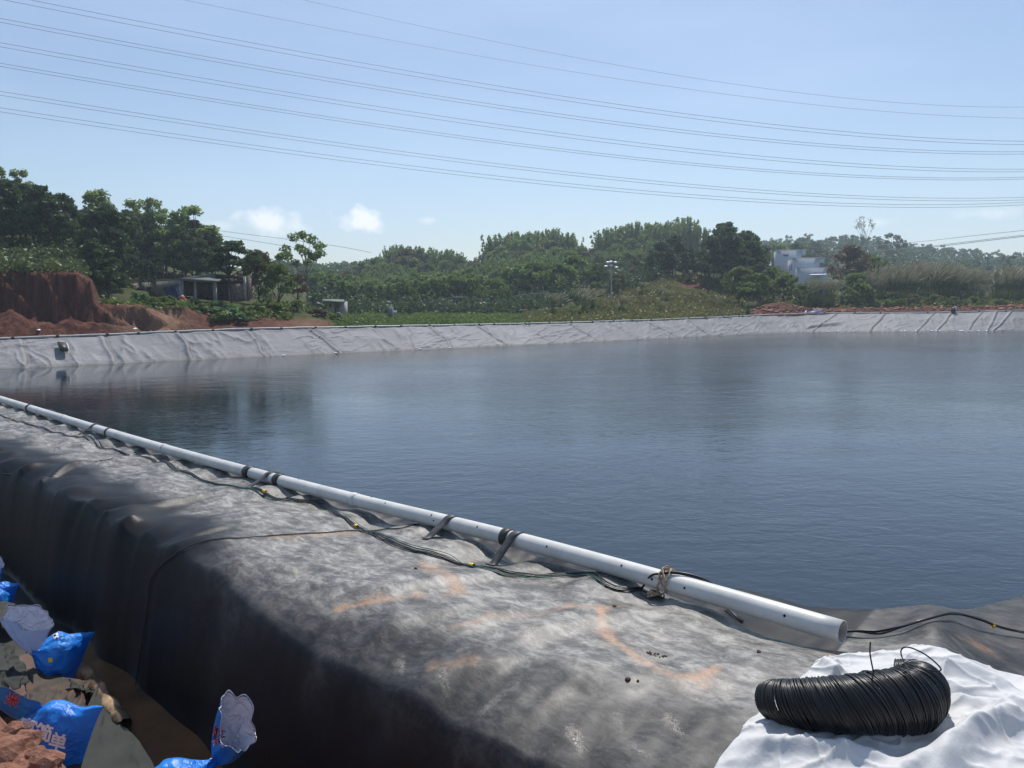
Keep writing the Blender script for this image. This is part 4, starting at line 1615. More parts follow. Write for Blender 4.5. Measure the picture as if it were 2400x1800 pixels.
# two bags at the left picture edge
tie = at_h(-6, 1352, 2.15)
root = empty('sandbag', tuple(at_h(-10, 1400, WET)))
tag(root, 'blue and white sandbag standing at the left edge, topmost of the trench bags', 'sandbag')
bag_body(root, at_h(-8, 1372, 1.9), at_h(-20, 1440, 1.6), scr(tie, 60, 0), .35, .3, 23)
bag_mouth(root, at_h(-8, 1372, 1.9), at_h(-8, 1320, 2.25), scr(tie, 17, 14), scr(tie, 4, -20), 29, .6)
tie = at_h(-20, 1378, 1.75)
root = empty('sandbag', tuple(at_h(10, 1400, WET)))
tag(root, 'small round blue sandbag with a yellow stripe below the topmost bag', 'sandbag')
body, V, Fc, cdir = bag_body(root, tie, at_h(36, 1392, 1.66), scr(tie, 0, 60), .26, .26, 31)

# wet log
P = catmull([at_h(188, 1568, 1.60), at_h(218, 1602, 1.60), at_h(246, 1640, 1.60), at_h(270, 1672, 1.60), at_h(292, 1700, 1.60)], 8)
L = np.arange(len(P))
V, Fc = tube(P, .075 + .012 * np.sin(L * .7), 18, True)
V += (np.random.default_rng(3).random(V.shape) - .5) * .014
o = link('log', mesh_np('log', V, Fc), M_wood)
tag(o, 'wet bark-stripped log lying in the muddy trench at the foot of the berm', 'log')

# grey liner flaps
t = NT('grey_flap')
na = t.noise(3, 5, .6)
t.set(color=t.ramp(na, [(.3, (.030, .034, .032)), (.7, (.050, .054, .050))]), rough=.7, spec=.12, normal=t.bump(t.noise(3.0, 3), .2, .015))
M_flap = t.m
t = NT('muddy_flap')
na = t.noise(5, 6, .65)
t.set(color=t.ramp(na, [(.35, (.035, .034, .030)), (.5, (.055, .042, .032)), (.68, (.11, .055, .036))]), rough=.7, spec=.3, normal=t.bump(t.noise(4, 3), .25, .01))
M_mflap = t.m


def flap(name, corners, mat, amp, seed, label, n=50):
    c = [np.array(q, float) for q in corners]
    u = np.linspace(0, 1, n)[:, None, None]
    v = np.linspace(0, 1, n)[None, :, None]
    G_ = c[0] * (1 - u) * (1 - v) + c[1] * u * (1 - v) + c[2] * u * v + c[3] * (1 - u) * v
    f = np.abs(2 * fbm(u[..., 0] * 4 + v[..., 0] * 1.5, v[..., 0] * 2.5, seed, 3) - 1)
    G_[..., 2] += amp * (1 - f) ** 3 + amp * .25 * (fbm(u[..., 0] * 5 + 0 * v[..., 0], v[..., 0] * 5, seed + 1, 2) - .5)
    G_[..., :2] += ((fbm(u[..., 0] * 4 + v[..., 0] * 4, v[..., 0] * 5 - u[..., 0], seed + 4, 3) - .5) * amp * 1.4)[..., None]
    top = G_.reshape(-1, 3)
    bot = top - [0, 0, .006]
    Fc = grid_faces(n, n)
    Fa = np.vstack([Fc, Fc[:, ::-1] + len(top)])
    rimf = []
    idx = [(i * n, (i + 1) * n) for i in range(n - 1)] + [((i + 1) * n + n - 1, i * n + n - 1) for i in range(n - 1)] + [(i + 1, i) for i in range(n - 1)] + [((n - 1) * n + i, (n - 1) * n + i + 1) for i in range(n - 1)]
    k = len(top)
    rimf = [(a, b, b + k, a + k) for a, b in idx]
    o = link(name, mesh_np(name, np.vstack([top, bot]), np.vstack([Fa, rimf])), mat)
    tag(o, label, 'liner flap')
    return o


flap('liner_flap', [at_h(232, 1600, 1.66), at_h(120, 1850, 1.70), at_h(420, 1880, 1.60), at_h(240, 1625, 1.60)], M_flap, .03, 501, 'smooth grey liner flap lying flat between the lettered sandbag and the muddy water')
flap('liner_flap', [at_h(60, 1570, 1.76), at_h(60, 1700, 1.76), at_h(205, 1720, 1.70), at_h(205, 1600, 1.66)], M_mflap, .06, 503, 'crumpled muddy liner flap with reddish soil between the two larger sandbags')
flap('liner_flap', [at_h(-80, 1500, 1.9), at_h(-60, 1640, 1.9), at_h(70, 1610, 1.78), at_h(40, 1520, 1.78)], M_flap, .07, 507, 'folded dark grey liner flap at the left edge above the lettered sandbag')
flap('liner_flap', [at_h(-90, 1395, 1.85), at_h(-90, 1470, 1.85), at_h(75, 1440, 1.68), at_h(60, 1420, 1.68)], M_flap, .03, 509, 'flat grey liner strip at the left edge under the small round sandbag')
flap('liner_flap', [at_h(165, 1600, 1.74), at_h(180, 1625, 1.74), at_h(214, 1632, 1.64), at_h(205, 1612, 1.62)], M_flap, .06, 511, 'small curled grey liner corner beside the log', 20)

# clods and stones on the liner
crng = np.random.default_rng(77)


def clod(name, p, r, mat, label, cat, seed=0, flat=.6):
    import bmesh
    bm = bmesh.new()
    bmesh.ops.create_icosphere(bm, subdivisions=2, radius=1)
    for v in bm.verts:
        k = 1 + .45 * (float(fbm(v.co.x * 2 + seed, v.co.y * 2 + v.co.z * 3, 601 + seed, 3)) - .5) * 2
        v.co = Vector((v.co.x * r * k, v.co.y * r * k, v.co.z * r * k * flat))
    m = bpy.data.meshes.new(name)
    bm.to_mesh(m)
    bm.free()
    o = link(name, m, mat)
    o.location = tuple(p)
    tag(o, label, cat)
    return o


CL = [((1471, 1593), .018, 'largest dark soil clod on the open liner below the orange stain'), ((1440, 1422), .016, 'dark soil clod at the head of the long orange stain'),
      ((974, 1333), .017, 'dark clod left of the short orange stain near the cables'), ((1778, 1529), .016, 'reddish crumb of soil on the liner below the pipe end'),
      ((1495, 1596), .009, 'tiny dark crumb just right of the largest clod')]
for k, ((px, py_), r, lab) in enumerate(CL):
    o = clod('soil_clod', hit(px, py_) + [0, 0, r * .3], r, M_clod, lab, 'soil clod', k)
crumb = clod('soil_crumb', hit(1520, 1532) + [0, 0, .004], .009, M_clod, 'crumb of dark soil in the short trail beside the orange stain', 'soil crumb', 9)
crumb['group'] = 'soil crumbs in a trail beside the orange stain'
for k in range(16):
    c = crumb.copy()
    col.objects.link(c)
    p = hit(1515 + k * 3.0 + crng.uniform(-3, 3), 1530 + k * .8 + crng.uniform(-4, 4))
    c.location = tuple(p + [0, 0, .004])
    f = crng.uniform(.5, 1.2)
    c.scale = (f, f, f)
# chunks on the dirt bank
for k, (px, py_, r) in enumerate(((60, 1745, .10), (20, 1772, .13), (110, 1790, .09), (30, 1715, .07), (85, 1770, .06))):
    p = hit(px, py_, Htrench, 1.5, 12)
    lab = ('reddish rock chunk in the middle of the dirt bank', 'largest red rock chunk at the lower left corner', 'red rock chunk at the bottom tip of the dirt bank', 'smaller red stone higher on the dirt bank', 'small red stone between the larger chunks')[k]
    o = clod('rock', p + [0, 0, r * .1], r, M_soil, lab, 'rock', 20 + k, .8)

# ------------------------------------------------------------------ rim pipe and things on the far banks


def rim_at(px):
    r = rim_pts
    q = r[:, 0] / r[:, 1] * F + 1200
    return np.array([np.interp(px, q, r[:, k]) for k in range(3)])


def wat_at(px):
    r = wat_pts
    q = r[:, 0] / r[:, 1] * F + 1200
    return np.array([np.interp(px, q, r[:, k]) for k in range(3)])


def slope_at(px, v):
    return rim_at(px) * v + wat_at(px) * (1 - v)


rp_root = empty('rim_pipe', tuple(rim_at(1200)))
tag(rp_root, 'thin white pipe held by dark clamps along the top edge of the far grey liner', 'pipe')
P = rim_pts + np.array([0, -.05, .08])
P = P + np.stack([0 * P[:, 0], 0 * P[:, 0], (vnoise(np.arange(len(P)) * .4, np.zeros(len(P)), 701) - .5) * .06], -1)
tube_obj('pipe_body', to_root(P, rp_root), .075, M_pipe, rp_root, 8)
q = P[:, 0] / P[:, 1] * F + 1200
clampme = None
for k, px in enumerate([30, 135, 252, 325, 412, 500, 590, 660, 740, 810, 880, 940, 1007, 1065, 1122, 1158, 1230, 1287, 1338, 1388, 1437, 1480, 1525, 1573, 1612, 1650, 1695, 1730, 2000, 2060, 2170, 2290, 2352]):
    c_ = np.array([np.interp(px, q, P[:, j]) for j in range(3)])
    c2 = np.array([np.interp(px + 4, q, P[:, j]) for j in range(3)])
    t_ = nv(c2 - c_)
    V, Fc = tube([c_ - t_ * .11, c_ + t_ * .11], .098, 8, True)
    link('clamp', mesh_np('clamp', to_root(V, rp_root), Fc), M_black, rp_root)

# dark inspection flap on the slope
hp = slope_at(143, .5)
dvec = nv(rim_at(143) - wat_at(143))
tvec = nv(rim_at(160) - rim_at(143))
nvec = np.cross(tvec, dvec)
nvec *= np.sign(nvec[2])
prt = []
V, Fc = quadslab([hp + dvec * .75 - tvec * .30 + nvec * .25, hp + dvec * .70 + tvec * .30 + nvec * .22, hp - dvec * .75 + tvec * .42 + nvec * .38, hp - dvec * .70 - tvec * .12 + nvec * .42], .22)
root = empty('float_box', tuple(hp))
tag(root, 'small black box on the grey liner slope near the left edge, mirrored in the water', 'box')
link('body', mesh_np('body', to_root(V, root), Fc, smooth_=False), M_black, root)
tube_obj('rope', to_root(catmull([hp + dvec * .8 - tvec * 1.0 + nvec * .25, hp + dvec * .85 - tvec * .4 + nvec * .35, hp + dvec * .8 + tvec * .3 + nvec * .35, hp - dvec * .2 + tvec * .5 + nvec * .3], 6), root), .035, M_litter, root, 5)

# dark pump slumped over the rim pipe with a white scrap on top
c_ = rim_at(2228)
root = empty('pump', tuple(c_))
tag(root, 'dark pump hung over the far rim pipe with white scraps on top', 'pump')
V, Fc = tube(catmull([c_ + [0, -.3, -.35], c_ + [.05, -.25, .0], c_ + [.0, -.2, .45], c_ + [.1, -.1, .75]], 5), np.interp(np.arange(16), [0, 4, 9, 15], [.42, .30, .36, .16]), 12, True)
link('housing', mesh_np('housing', to_root(V, root), Fc), M_black, root)
V, Fc = tube([c_ + [-.6, -.45, -.42], c_ + [.7, -.45, -.40]], .13, 8, True)
link('hose', mesh_np('hose', to_root(V, root), Fc), M_black, root)
V, Fc = tube(catmull([c_ + [.1, -.2, .85], c_ + [.3, -.2, .82], c_ + [.45, -.2, .55]], 4), .12, 7, True)
link('scrap', mesh_np('scrap', to_root(V, root), Fc), M_litter, root)

# folded blue and white sheet on the rim
p = [rim_at(1893) + [0, 0, .12], rim_at(1925) + [0, 0, .15], rim_at(1932) + [.3, 2.0, .55], rim_at(1900) + [0, 2.2, .50]]
V, Fc = quadslab(p, .05)
root = empty('tarp', tuple(p[0]))
tag(root, 'small dark blue tarp with a white edge on the far rim above the liner tear', 'tarp')
link('sheet', mesh_np('sheet', to_root(V, root), Fc, smooth_=False), M_blue, root)
V, Fc = merge([beam(p[3] + [-1.2, 0, 0], p[2] + [0, 0, .05], .14, .12), beam(p[0] + [-.6, 0, 0], p[3], .12, .1)])
link('hem', mesh_np('hem', to_root(V, root), Fc, smooth_=False), M_litter, root)

# white scraps
sc_me = None


def scrap(p, r, label, group=None, cat='litter'):
    global sc_me
    if sc_me is None:
        import bmesh
        bm = bmesh.new()
        bmesh.ops.create_icosphere(bm, subdivisions=2, radius=1)
        for v in bm.verts:
            k = .6 + .9 * float(fbm(v.co.x * 2 + 4, v.co.y * 2 + v.co.z * 2, 711, 3))
            v.co = Vector((v.co.x * k, v.co.y * k * .8, v.co.z * k * .5))
        sc_me = bpy.data.meshes.new('white_scrap')
        bm.to_mesh(sc_me)
        bm.free()
        sc_me.materials.append(M_litter)
    o = bpy.data.objects.new('white_scrap', sc_me)
    col.objects.link(o)
    o.location = tuple(p)
    o.scale = (r * random.uniform(.8, 1.4), r, r * random.uniform(.7, 1.1))
    o.rotation_euler = (0, 0, random.uniform(0, 3))
    tag(o, label, cat, group)
    return o


for px in (1938, 1962, 2000, 2111, 2120, 2145, 2182, 2192, 2199, 2249, 2253, 2270, 2291, 2310):
    scrap(wat_at(px) + [0, -.1, .08], .20, 'white scrap floating at the foot of the far right liner slope', 'white scraps along the right waterline')
for px in (664, 787, 985, 1054, 1500):
    scrap(wat_at(px) + [0, -.1, .06], .13, 'white scrap at the waterline of the long left liner slope', 'white scraps along the left waterline')
for (px, py_, Y, lab) in ((840, 741, 92, 'white scrap in the grass at the left end of the green field'), (1014, 741, 118, 'left white scrap at the forest edge of the field'),
                          (1197, 755, 90.5, 'white rag standing on the rim near the middle of the far bank'), (318, 780, 68.6, 'white scrap on the rim below the red cut'),
                          (92, 790.5, 64.5, 'white scrap on the rim at the far left'), (578, 773.5, 73.4, 'white scrap on the rim right of the sheds'), (1078, 736, 128, 'pale box at the forest foot in mid field')):
    X = (px - 1200) / F * Y
    scrap((X, Y, float(Hfar(X, Y)[0]) + .08), .18, lab)

# ------------------------------------------------------------------ overhead power lines
WIRES = [  # picture rows at columns 0 (or the given start), 1100, 2400
    ('upper thin earth wire, highest line in the sky', (-175, 85.3, 251), .018), ('lower thin earth wire, second line from the top', (-90, 127.3, 277), .018),
    ('first conductor below the earth wires, upper of its pair', (-14.5, 190.5, 331), .026), ('lower wire of the topmost conductor pair', (-2, 200.5, 339), .026),
    ('upper wire of the second conductor pair from the top', (43, 236, 355.5), .026), ('lower wire of the second conductor pair from the top', (52, 243.5, 361), .026),
    ('upper wire of the third conductor pair from the top', (100, 282, 396.5), .026), ('lower wire of the third conductor pair from the top', (109.5, 291, 402.5), .026),
    ('upper wire of the fourth conductor pair from the top', (148, 321, 415), .026), ('lower wire of the fourth conductor pair from the top', (155.5, 327, 419.5), .026),
    ('upper wire of the fifth conductor pair from the top', (214, 375.5, 462.5), .026), ('lower wire of the fifth conductor pair from the top', (223, 383, 468.5), .026),
    ('upper wire of the lowest conductor pair', (252.5, 405, 474), .026), ('lowest overhead wire of all', (262, 413, 480), .026)]
for k, (lab, ys, r) in enumerate(WIRES):
    Y0, Y1 = 82 + k * .3, 190 + k * .5
    A_ = at_Y(0, ys[0], Y0)
    C_ = at_Y(2400, ys[2], Y1)
    # where the vertical plane A-C crosses the middle column
    d = ray(1100, ys[1])
    m = np.array([[C_[0] - A_[0], -d[0]], [C_[1] - A_[1], -d[1]]])
    tt_, rr_ = np.linalg.solve(m, -A_[:2])
    zm = CAM_H + rr_ * d[2]
    cf = np.polyfit([0, tt_, 1], [A_[2], zm, C_[2]], 2)
    ts = np.linspace(-.35, 1.5, 70)
    P = np.stack([A_[0] + (C_[0] - A_[0]) * ts, A_[1] + (C_[1] - A_[1]) * ts, np.polyval(cf, ts)], -1)
    o = tube_obj('power_line', P, r * (.75 + .9 * np.clip(ts, 0, 1.2)), M_wire, None, 5)
    tag(o, 'long grey ' + lab, 'power line')


def low_wire(pts, r, label, mat=M_wire):
    P = catmull([at_Y(a, b, Y) for a, b, Y in pts], 10)
    o = tube_obj('cable_span', P, r, mat, None, 5)
    tag(o, label, 'cable')


low_wire([(1975, 586, 300), (2018, 578.7, 260), (2100, 571, 215), (2170, 565, 190), (2280, 552.5, 170), (2400, 539.8, 155), (2520, 526, 140)], .05, 'single sagging cable rising to the right edge above the wooded ridge', M_polew)
low_wire([(1990, 595, 300), (2027, 591, 260), (2100, 584, 215), (2170, 578, 190), (2280, 565, 170), (2400, 551, 155), (2520, 538, 140)], .06, 'lower upper-strand cable rising to the right edge over the ridge', M_polew)
low_wire([(1990, 598, 300), (2027, 594, 260), (2100, 587, 215), (2170, 581, 190), (2280, 568, 170), (2400, 554, 155), (2520, 541, 140)], .06, 'lowest cable rising to the right edge over the ridge', M_polew)
low_wire([(480, 533, 330), (524, 542, 320), (660, 559, 300), (790, 577, 290), (870, 592, 285)], .07, 'faint upper cable behind the lone tall tree')
low_wire([(480, 545, 330), (535, 555, 320), (670, 577, 300), (740, 590, 290)], .07, 'faint lower cable behind the lone tall tree')
low_wire([(820, 690, 150), (900, 706, 148), (980, 708, 146), (1050, 699, 144), (1068, 694.5, 143), (1120, 700, 146), (1170, 699, 149), (1215, 692, 151), (1254, 687, 152), (1300, 689, 150), (1345, 684, 147), (1395, 670, 145), (1440, 668, 146), (1480, 658, 150), (1530, 652, 155)], .05, 'upper low cable strung between the short field poles', M_polew)
low_wire([(820, 694, 150), (900, 710, 148), (980, 712, 146), (1050, 702, 144), (1068, 697, 143), (1120, 703, 146), (1170, 702, 149), (1215, 695, 151), (1254, 689, 152), (1300, 692, 150), (1345, 687, 147), (1395, 673, 145)], .05, 'lower low cable strung between the short field poles', M_polew)


def on_ground(px, Y):
    X = (px - 1200) / F * Y
    return np.array([X, Y, float(Hfar(X, Y)[0])])


def pole(px, top, Y, r, mat, label, arm=False):
    b = on_ground(px, Y)
    tp = at_Y(px, top, Y)
    root = empty('utility_pole', tuple(b))
    tag(root, label, 'pole')
    V, Fc = tube([b - [0, 0, .5], (b + tp) / 2, tp], [r, r * .85, r * .7], 8, True)
    link('shaft', mesh_np('shaft', to_root(V, root), Fc), mat, root)
    if arm:
        V, Fc = beam(tp + [-.7, 0, -.3], tp + [.7, 0, -.3], .1, .1)
        link('crossarm', mesh_np('crossarm', to_root(V, root), Fc, smooth_=False), mat, root)
    return b, tp, root


pole(1254, 686, 152, .13, M_polew, 'pale short pole carrying cables at the edge of the dark wood', True)
pole(1068, 694, 143, .12, M_pole, 'grey pole carrying cables in front of the young plantation', True)
pole(1045, 706, 96, .05, M_pole, 'thin stick standing in the green field close to the rim')
pole(1395, 669, 145, .10, M_polew, 'right one of two short posts on the grassy mound', False)
pole(1383, 674, 146, .10, M_polew, 'left one of two short posts on the grassy mound', False)
pole(1967, 616, 205, .15, M_polew, 'pale pole in front of the round tree by the white house', True)
pole(2149, 614, 195, .15, M_pole, 'leftmost dark pole behind the reeds', True)
pole(2240, 616, 165, .16, M_pole, 'dark pole in the middle of the reeds', True)
pole(2314, 602, 185, .18, M_pole, 'tallest dark pole near the right edge', True)
# floodlight mast on the mound
b, tp, root = pole(1432, 611, 130, .14, M_polew, 'tall mast with a cluster of floodlights on the grassy mound')
for k, (dx, dz) in enumerate(((-.55, -.25), (-.05, -.15), (.7, -.25), (-.85, -.9), (.0, -.75), (.9, -1.1))):
    c_ = tp + [dx, -.3, dz]
    V, Fc = quadslab([c_ + [-.27, -.1, -.10], c_ + [.27, -.1, -.10], c_ + [.27, .1, .12], c_ + [-.27, .1, .12]], .16)
    link('floodlight', mesh_np('floodlight', to_root(V, root), Fc, smooth_=False), M_lamp, root)
V, Fc = merge([beam(tp + [-.9, 0, -.2], tp + [.9, 0, -.2], .08, .08), beam(tp + [-1.0, 0, -.85], tp + [1.0, 0, -.85], .08, .08)])
link('bracket', mesh_np('bracket', to_root(V, root), Fc, smooth_=False), M_polew, root)

# ------------------------------------------------------------------ buildings


def prism(px0, px1, pxb, Y0, Y1, Yb, top, base_py, parapet=None):
    """box seen on its corner: front from px0,Y0 to px1,Y1, left side back to pxb,Yb"""
    a = at_Y(px0, top, Y0)
    zt = a[2]
    b = np.array([(px1 - 1200) / F * Y1, Y1, zt])
    c = np.array([(pxb - 1200) / F * Yb, Yb, zt])
    d = b + c - a
    zb = h_of(base_py, Y0) - 3
    top_ = [a, b, d, c]
    V = np.array(top_ + [np.array([q[0], q[1], zb]) for q in top_])
    Fc = np.array([(0, 1, 2, 3), (7, 6, 5, 4), (0, 4, 5, 1), (1, 5, 6, 2), (2, 6, 7, 3), (3, 7, 4, 0)])
    return V, Fc, a, b, c


wh = empty('white_house', tuple(on_ground(1860, 215)))
tag(wh, 'white stepped house with flat roofs half hidden by bushes on the right', 'house')
V, Fc, a, b, c = prism(1820, 1869, 1798, 226, 226, 262, 587, 640)
link('upper_block', mesh_np('upper_block', to_root(V, wh), Fc, smooth_=False), M_plaster, wh)
V, Fc = beam(a + [-.5, -.2, .1], b + [1.4, -.2, .1], .5, .22)
V2, Fc2 = box_vf(b[0] + .003, b[0] + 1.3, b[1] - .2, b[1] + 4, b[2] - 1.1, b[2])
link('parapet', mesh_np('parapet', to_root(np.vstack([V, V2]), wh), np.vstack([Fc, Fc2 + len(V)]), smooth_=False), M_plaster, wh)
q = at_Y(1842, 597.5, 225.8)
V, Fc = merge([box_vf(q[0] - .75, q[0] - .25, 225.75, 226.1, q[2] - .18, q[2] + .18), box_vf(q[0] - .35, q[0] + .3, 225.7, 226.1, q[2] - .3, q[2] + .02), box_vf(q[0] + .2, q[0] + .75, 225.75, 226.1, q[2] - .18, q[2] + .18)])
link('wall_mark', mesh_np('wall_mark', to_root(V, wh), Fc, smooth_=False), M_win, wh)
V, Fc, a, b, c = prism(1858.6, 1912, 1822, 210, 210, 256, 605.5, 650)
link('middle_block', mesh_np('middle_block', to_root(V, wh), Fc, smooth_=False), M_plaster, wh)
V2, Fc2 = merge([box_vf(b[0] + .003, b[0] + 1.3, b[1] - .15, b[1] + 4, b[2] - 1.1, b[2] + .02), beam(a + [-.4, -.2, .1], b + [1.3, -.2, .1], .4, .2), beam(a + [-.1, 0, .1], c + [-.1, 0, .1], .4, .2)])
link('parapet', mesh_np('parapet', to_root(V2, wh), Fc2, smooth_=False), M_plaster, wh)
for k, f in enumerate((.06, .2, .38, .56, .75)):
    p0 = a + (c - a) * f
    p1 = a + (c - a) * (f + .055)
    nrm_ = nv(np.cross(c - a, [0, 0, 1]))
    if nrm_[0] > 0:
        nrm_ = -nrm_
    V, Fc = quadslab([p0 + [0, 0, -1.4] + nrm_ * .05, p1 + [0, 0, -1.4] + nrm_ * .05, p1 + [0, 0, -3.1] + nrm_ * .05, p0 + [0, 0, -3.1] + nrm_ * .05], .1)
    link('window', mesh_np('window', to_root(V, wh), Fc, smooth_=False), M_win, wh)
V, Fc, a, b, c = prism(1867, 1933, 1857, 201, 201, 214, 628, 672)
link('lower_block', mesh_np('lower_block', to_root(V, wh), Fc, smooth_=False), M_plaster, wh)
V, Fc = merge([beam(a + [-.2, -.15, .08], b + [.2, -.15, .08], .4, .16)])
link('parapet', mesh_np('parapet', to_root(V, wh), Fc, smooth_=False), M_plaster, wh)
V, Fc = quadslab([at_Y(1898, 643.5, 200.4), at_Y(1936, 642.5, 200.4), at_Y(1937, 644.5, 197.5), at_Y(1897, 645.5, 197.5)], .15)
link('canopy', mesh_np('canopy', to_root(V, wh), Fc, smooth_=False), M_litter, wh)
V, Fc = quadslab([at_Y(1906, 640.5, 200.8), at_Y(1932, 640, 200.8), at_Y(1932, 643, 200.3), at_Y(1906, 643.5, 200.3)], .1)
link('canopy_trim', mesh_np('canopy_trim', to_root(V, wh), Fc, smooth_=False), M_blue, wh)

# open sheds on the left
sh = empty('shed', tuple(on_ground(430, 86)))
tag(sh, 'grey flat-roofed open shed with a blank left wall above the red earth cut', 'shed')
A = lambda px, py_, Y: at_Y(px, py_, Y)


def panel(root, name, pts, mat, th=.12):
    V, Fc = quadslab(pts, th)
    return link(name, mesh_np(name, to_root(V, root), Fc, smooth_=False), mat, root)


panel(sh, 'left_wall', [A(426, 655, 85), A(308, 664, 97), A(308, 706, 97), A(426, 712, 85)], M_conc, .2)
V, Fc = quadslab([A(424, 652.2, 84.5), A(511, 658, 87.5), A(528, 650, 99), A(306, 660.5, 97.5)], .16)
link('roof', mesh_np('roof', to_root(V, sh), Fc, smooth_=False), M_roof, sh)
panel(sh, 'vent', [A(345, 673, 92.6), A(354, 673, 91.7), A(354, 678.5, 91.7), A(345, 678.5, 92.6)], M_dark, .05)
V, Fc = quadslab([A(361, 672, 90.2), A(387, 673.2, 86.6), A(425.5, 664, 84.6), A(402, 664.6, 88)], .05)
link('awning', mesh_np('awning', to_root(V, sh), Fc, smooth_=False), M_roof, sh)
for (px0, px1, Y, top, bot, mat, nm) in ((425.5, 430, 85, 655.5, 712, M_conc, 'pillar'), (460.2, 463.6, 86.1, 656.5, 708, M_polew, 'post'), (503.5, 510.5, 87.4, 659.5, 704, M_conc, 'pillar')):
    V, Fc = box_vf((px0 - 1200) / F * Y, (px1 - 1200) / F * Y, Y, Y + .35, h_of(bot, Y) - .4, h_of(top, Y))
    link(nm, mesh_np(nm, to_root(V, sh), Fc, smooth_=False), mat, sh)
panel(sh, 'back_wall', [A(428, 656, 96), A(528, 656, 99), A(528, 705, 99), A(428, 706, 96)], M_conc, .2)
V, Fc = beam(A(425, 656.3, 85.2), A(510, 660.8, 87.6), .15, .14)
link('lintel', mesh_np('lintel', to_root(V, sh), Fc, smooth_=False), M_polew, sh)

sb = empty('shed', tuple(on_ground(545, 97)))
tag(sb, 'taller brick shed with a sloping sheet roof behind the open grey shed', 'shed')
V, Fc = quadslab([A(503, 640.8, 92), A(580, 648, 94), A(590, 650, 106), A(420, 651.5, 103)], .12)
link('roof', mesh_np('roof', to_root(V, sb), Fc, smooth_=False), M_roof, sb)
panel(sb, 'gable', [A(503, 642, 92.2), A(425, 651.5, 102), A(425, 660, 102), A(503, 668, 92.2)], M_roof, .1)
V, Fc = box_vf(*[(p - 1200) / F * 93 for p in (548, 575)], 93, 93.25, h_of(706, 93) - .5, h_of(665, 93))
link('front_wall', mesh_np('front_wall', to_root(V, sb), Fc, smooth_=False), M_brick, sb)
V, Fc = box_vf(*[(p - 1200) / F * 92.9 for p in (575, 580)], 92.9, 93.3, h_of(706, 93) - .5, h_of(649, 93))
link('pillar', mesh_np('pillar', to_root(V, sb), Fc, smooth_=False), M_conc, sb)
V, Fc = box_vf(*[(p - 1200) / F * 93 for p in (541, 545)], 92.9, 93.2, h_of(706, 93) - .5, h_of(665, 93))
link('pillar', mesh_np('pillar', to_root(V, sb), Fc, smooth_=False), M_conc, sb)
V, Fc = box_vf(*[(p - 1200) / F * 93 for p in (514, 575)], 92.95, 93.2, h_of(664.9, 93), h_of(661, 93))
link('lintel', mesh_np('lintel', to_root(V, sb), Fc, smooth_=False), M_dark, sb)
panel(sb, 'back_wall', [A(508, 650, 103), A(592, 652, 105), A(592, 706, 105), A(508, 706, 103)], M_brick, .2)
panel(sb, 'side_wall', [A(580, 650, 93.4), A(592, 652, 105), A(592, 706, 105), A(580, 706, 93.4)], M_brick, .2)

V, Fc = quadslab([A(386, 672, 85.4), A(402, 673.5, 84.4), A(424, 712, 83.4), A(391, 711, 84.4)], .06)
V = np.vstack([V])
root = empty('tarp', tuple(A(405, 712, 84)))
tag(root, 'deep blue tarp hanging from the awning of the open shed', 'tarp')
n_ = 14
pts = []
Lf = [(386, 672), (387, 683), (389, 694), (391, 706), (393, 714)]
Rt = [(402, 673), (411, 678), (416, 688), (420, 700), (424, 713)]
lf = catmull([A(a, b, 85.2) for a, b in Lf], 5)
rt = catmull([A(a, b, 83.8) for a, b in Rt], 5)
fr = np.linspace(0, 1, n_)[None, :, None]
G_ = lf[:, None, :] * (1 - fr) + rt[:, None, :] * fr
G_[..., 1] += .16 * np.sin(np.linspace(0, 4 * math.pi, n_))[None, :] * np.linspace(.1, 1, len(lf))[:, None]
top = G_.reshape(-1, 3)
Fq = grid_faces(len(lf), n_)
o = link('sheet', mesh_np('sheet', to_root(np.vstack([top, top + [0, .04, 0]]), root), np.vstack([Fq, Fq[:, ::-1] + len(top)])), M_blue, root)
bpos = A(428, 702, 84)
root = empty('cloth_bundle', tuple(bpos))
tag(root, 'bright orange cloth bundle beside the blue tarp at the shed opening', 'cloth')
for k, (dx, dz, r) in enumerate(((-.2, .15, .22), (.08, .08, .24), (.3, -.1, .2), (.05, .3, .16))):
    V, Fc = tube(catmull([bpos + [dx - r, 0, dz], bpos + [dx, -.1, dz + .06], bpos + [dx + r, 0, dz - .03]], 5), np.array([.06, .8, 1, 1.05, 1, .95, .9, .8, .7, .5, .1]) * r * .8, 8, False)
    link('fold', mesh_np('fold', to_root(V, root), Fc), M_orange if k != 3 else M_litter, root)
V, Fc = beam(A(433, 694, 84.5), A(454, 697, 85), .5, .07)
root = empty('table', tuple(A(443, 704, 85)))
tag(root, 'low pale table just inside the open shed', 'table')
link('tabletop', mesh_np('tabletop', to_root(V, root), Fc, smooth_=False), M_polew, root)
for px in (435, 452):
    V, Fc = box_vf((px - 1200) / F * 84.8 - .04, (px - 1200) / F * 84.8 + .04, 84.7, 84.8, h_of(709, 84.8), h_of(696, 84.8))
    link('leg', mesh_np('leg', to_root(V, root), Fc, smooth_=False), M_polew, root)

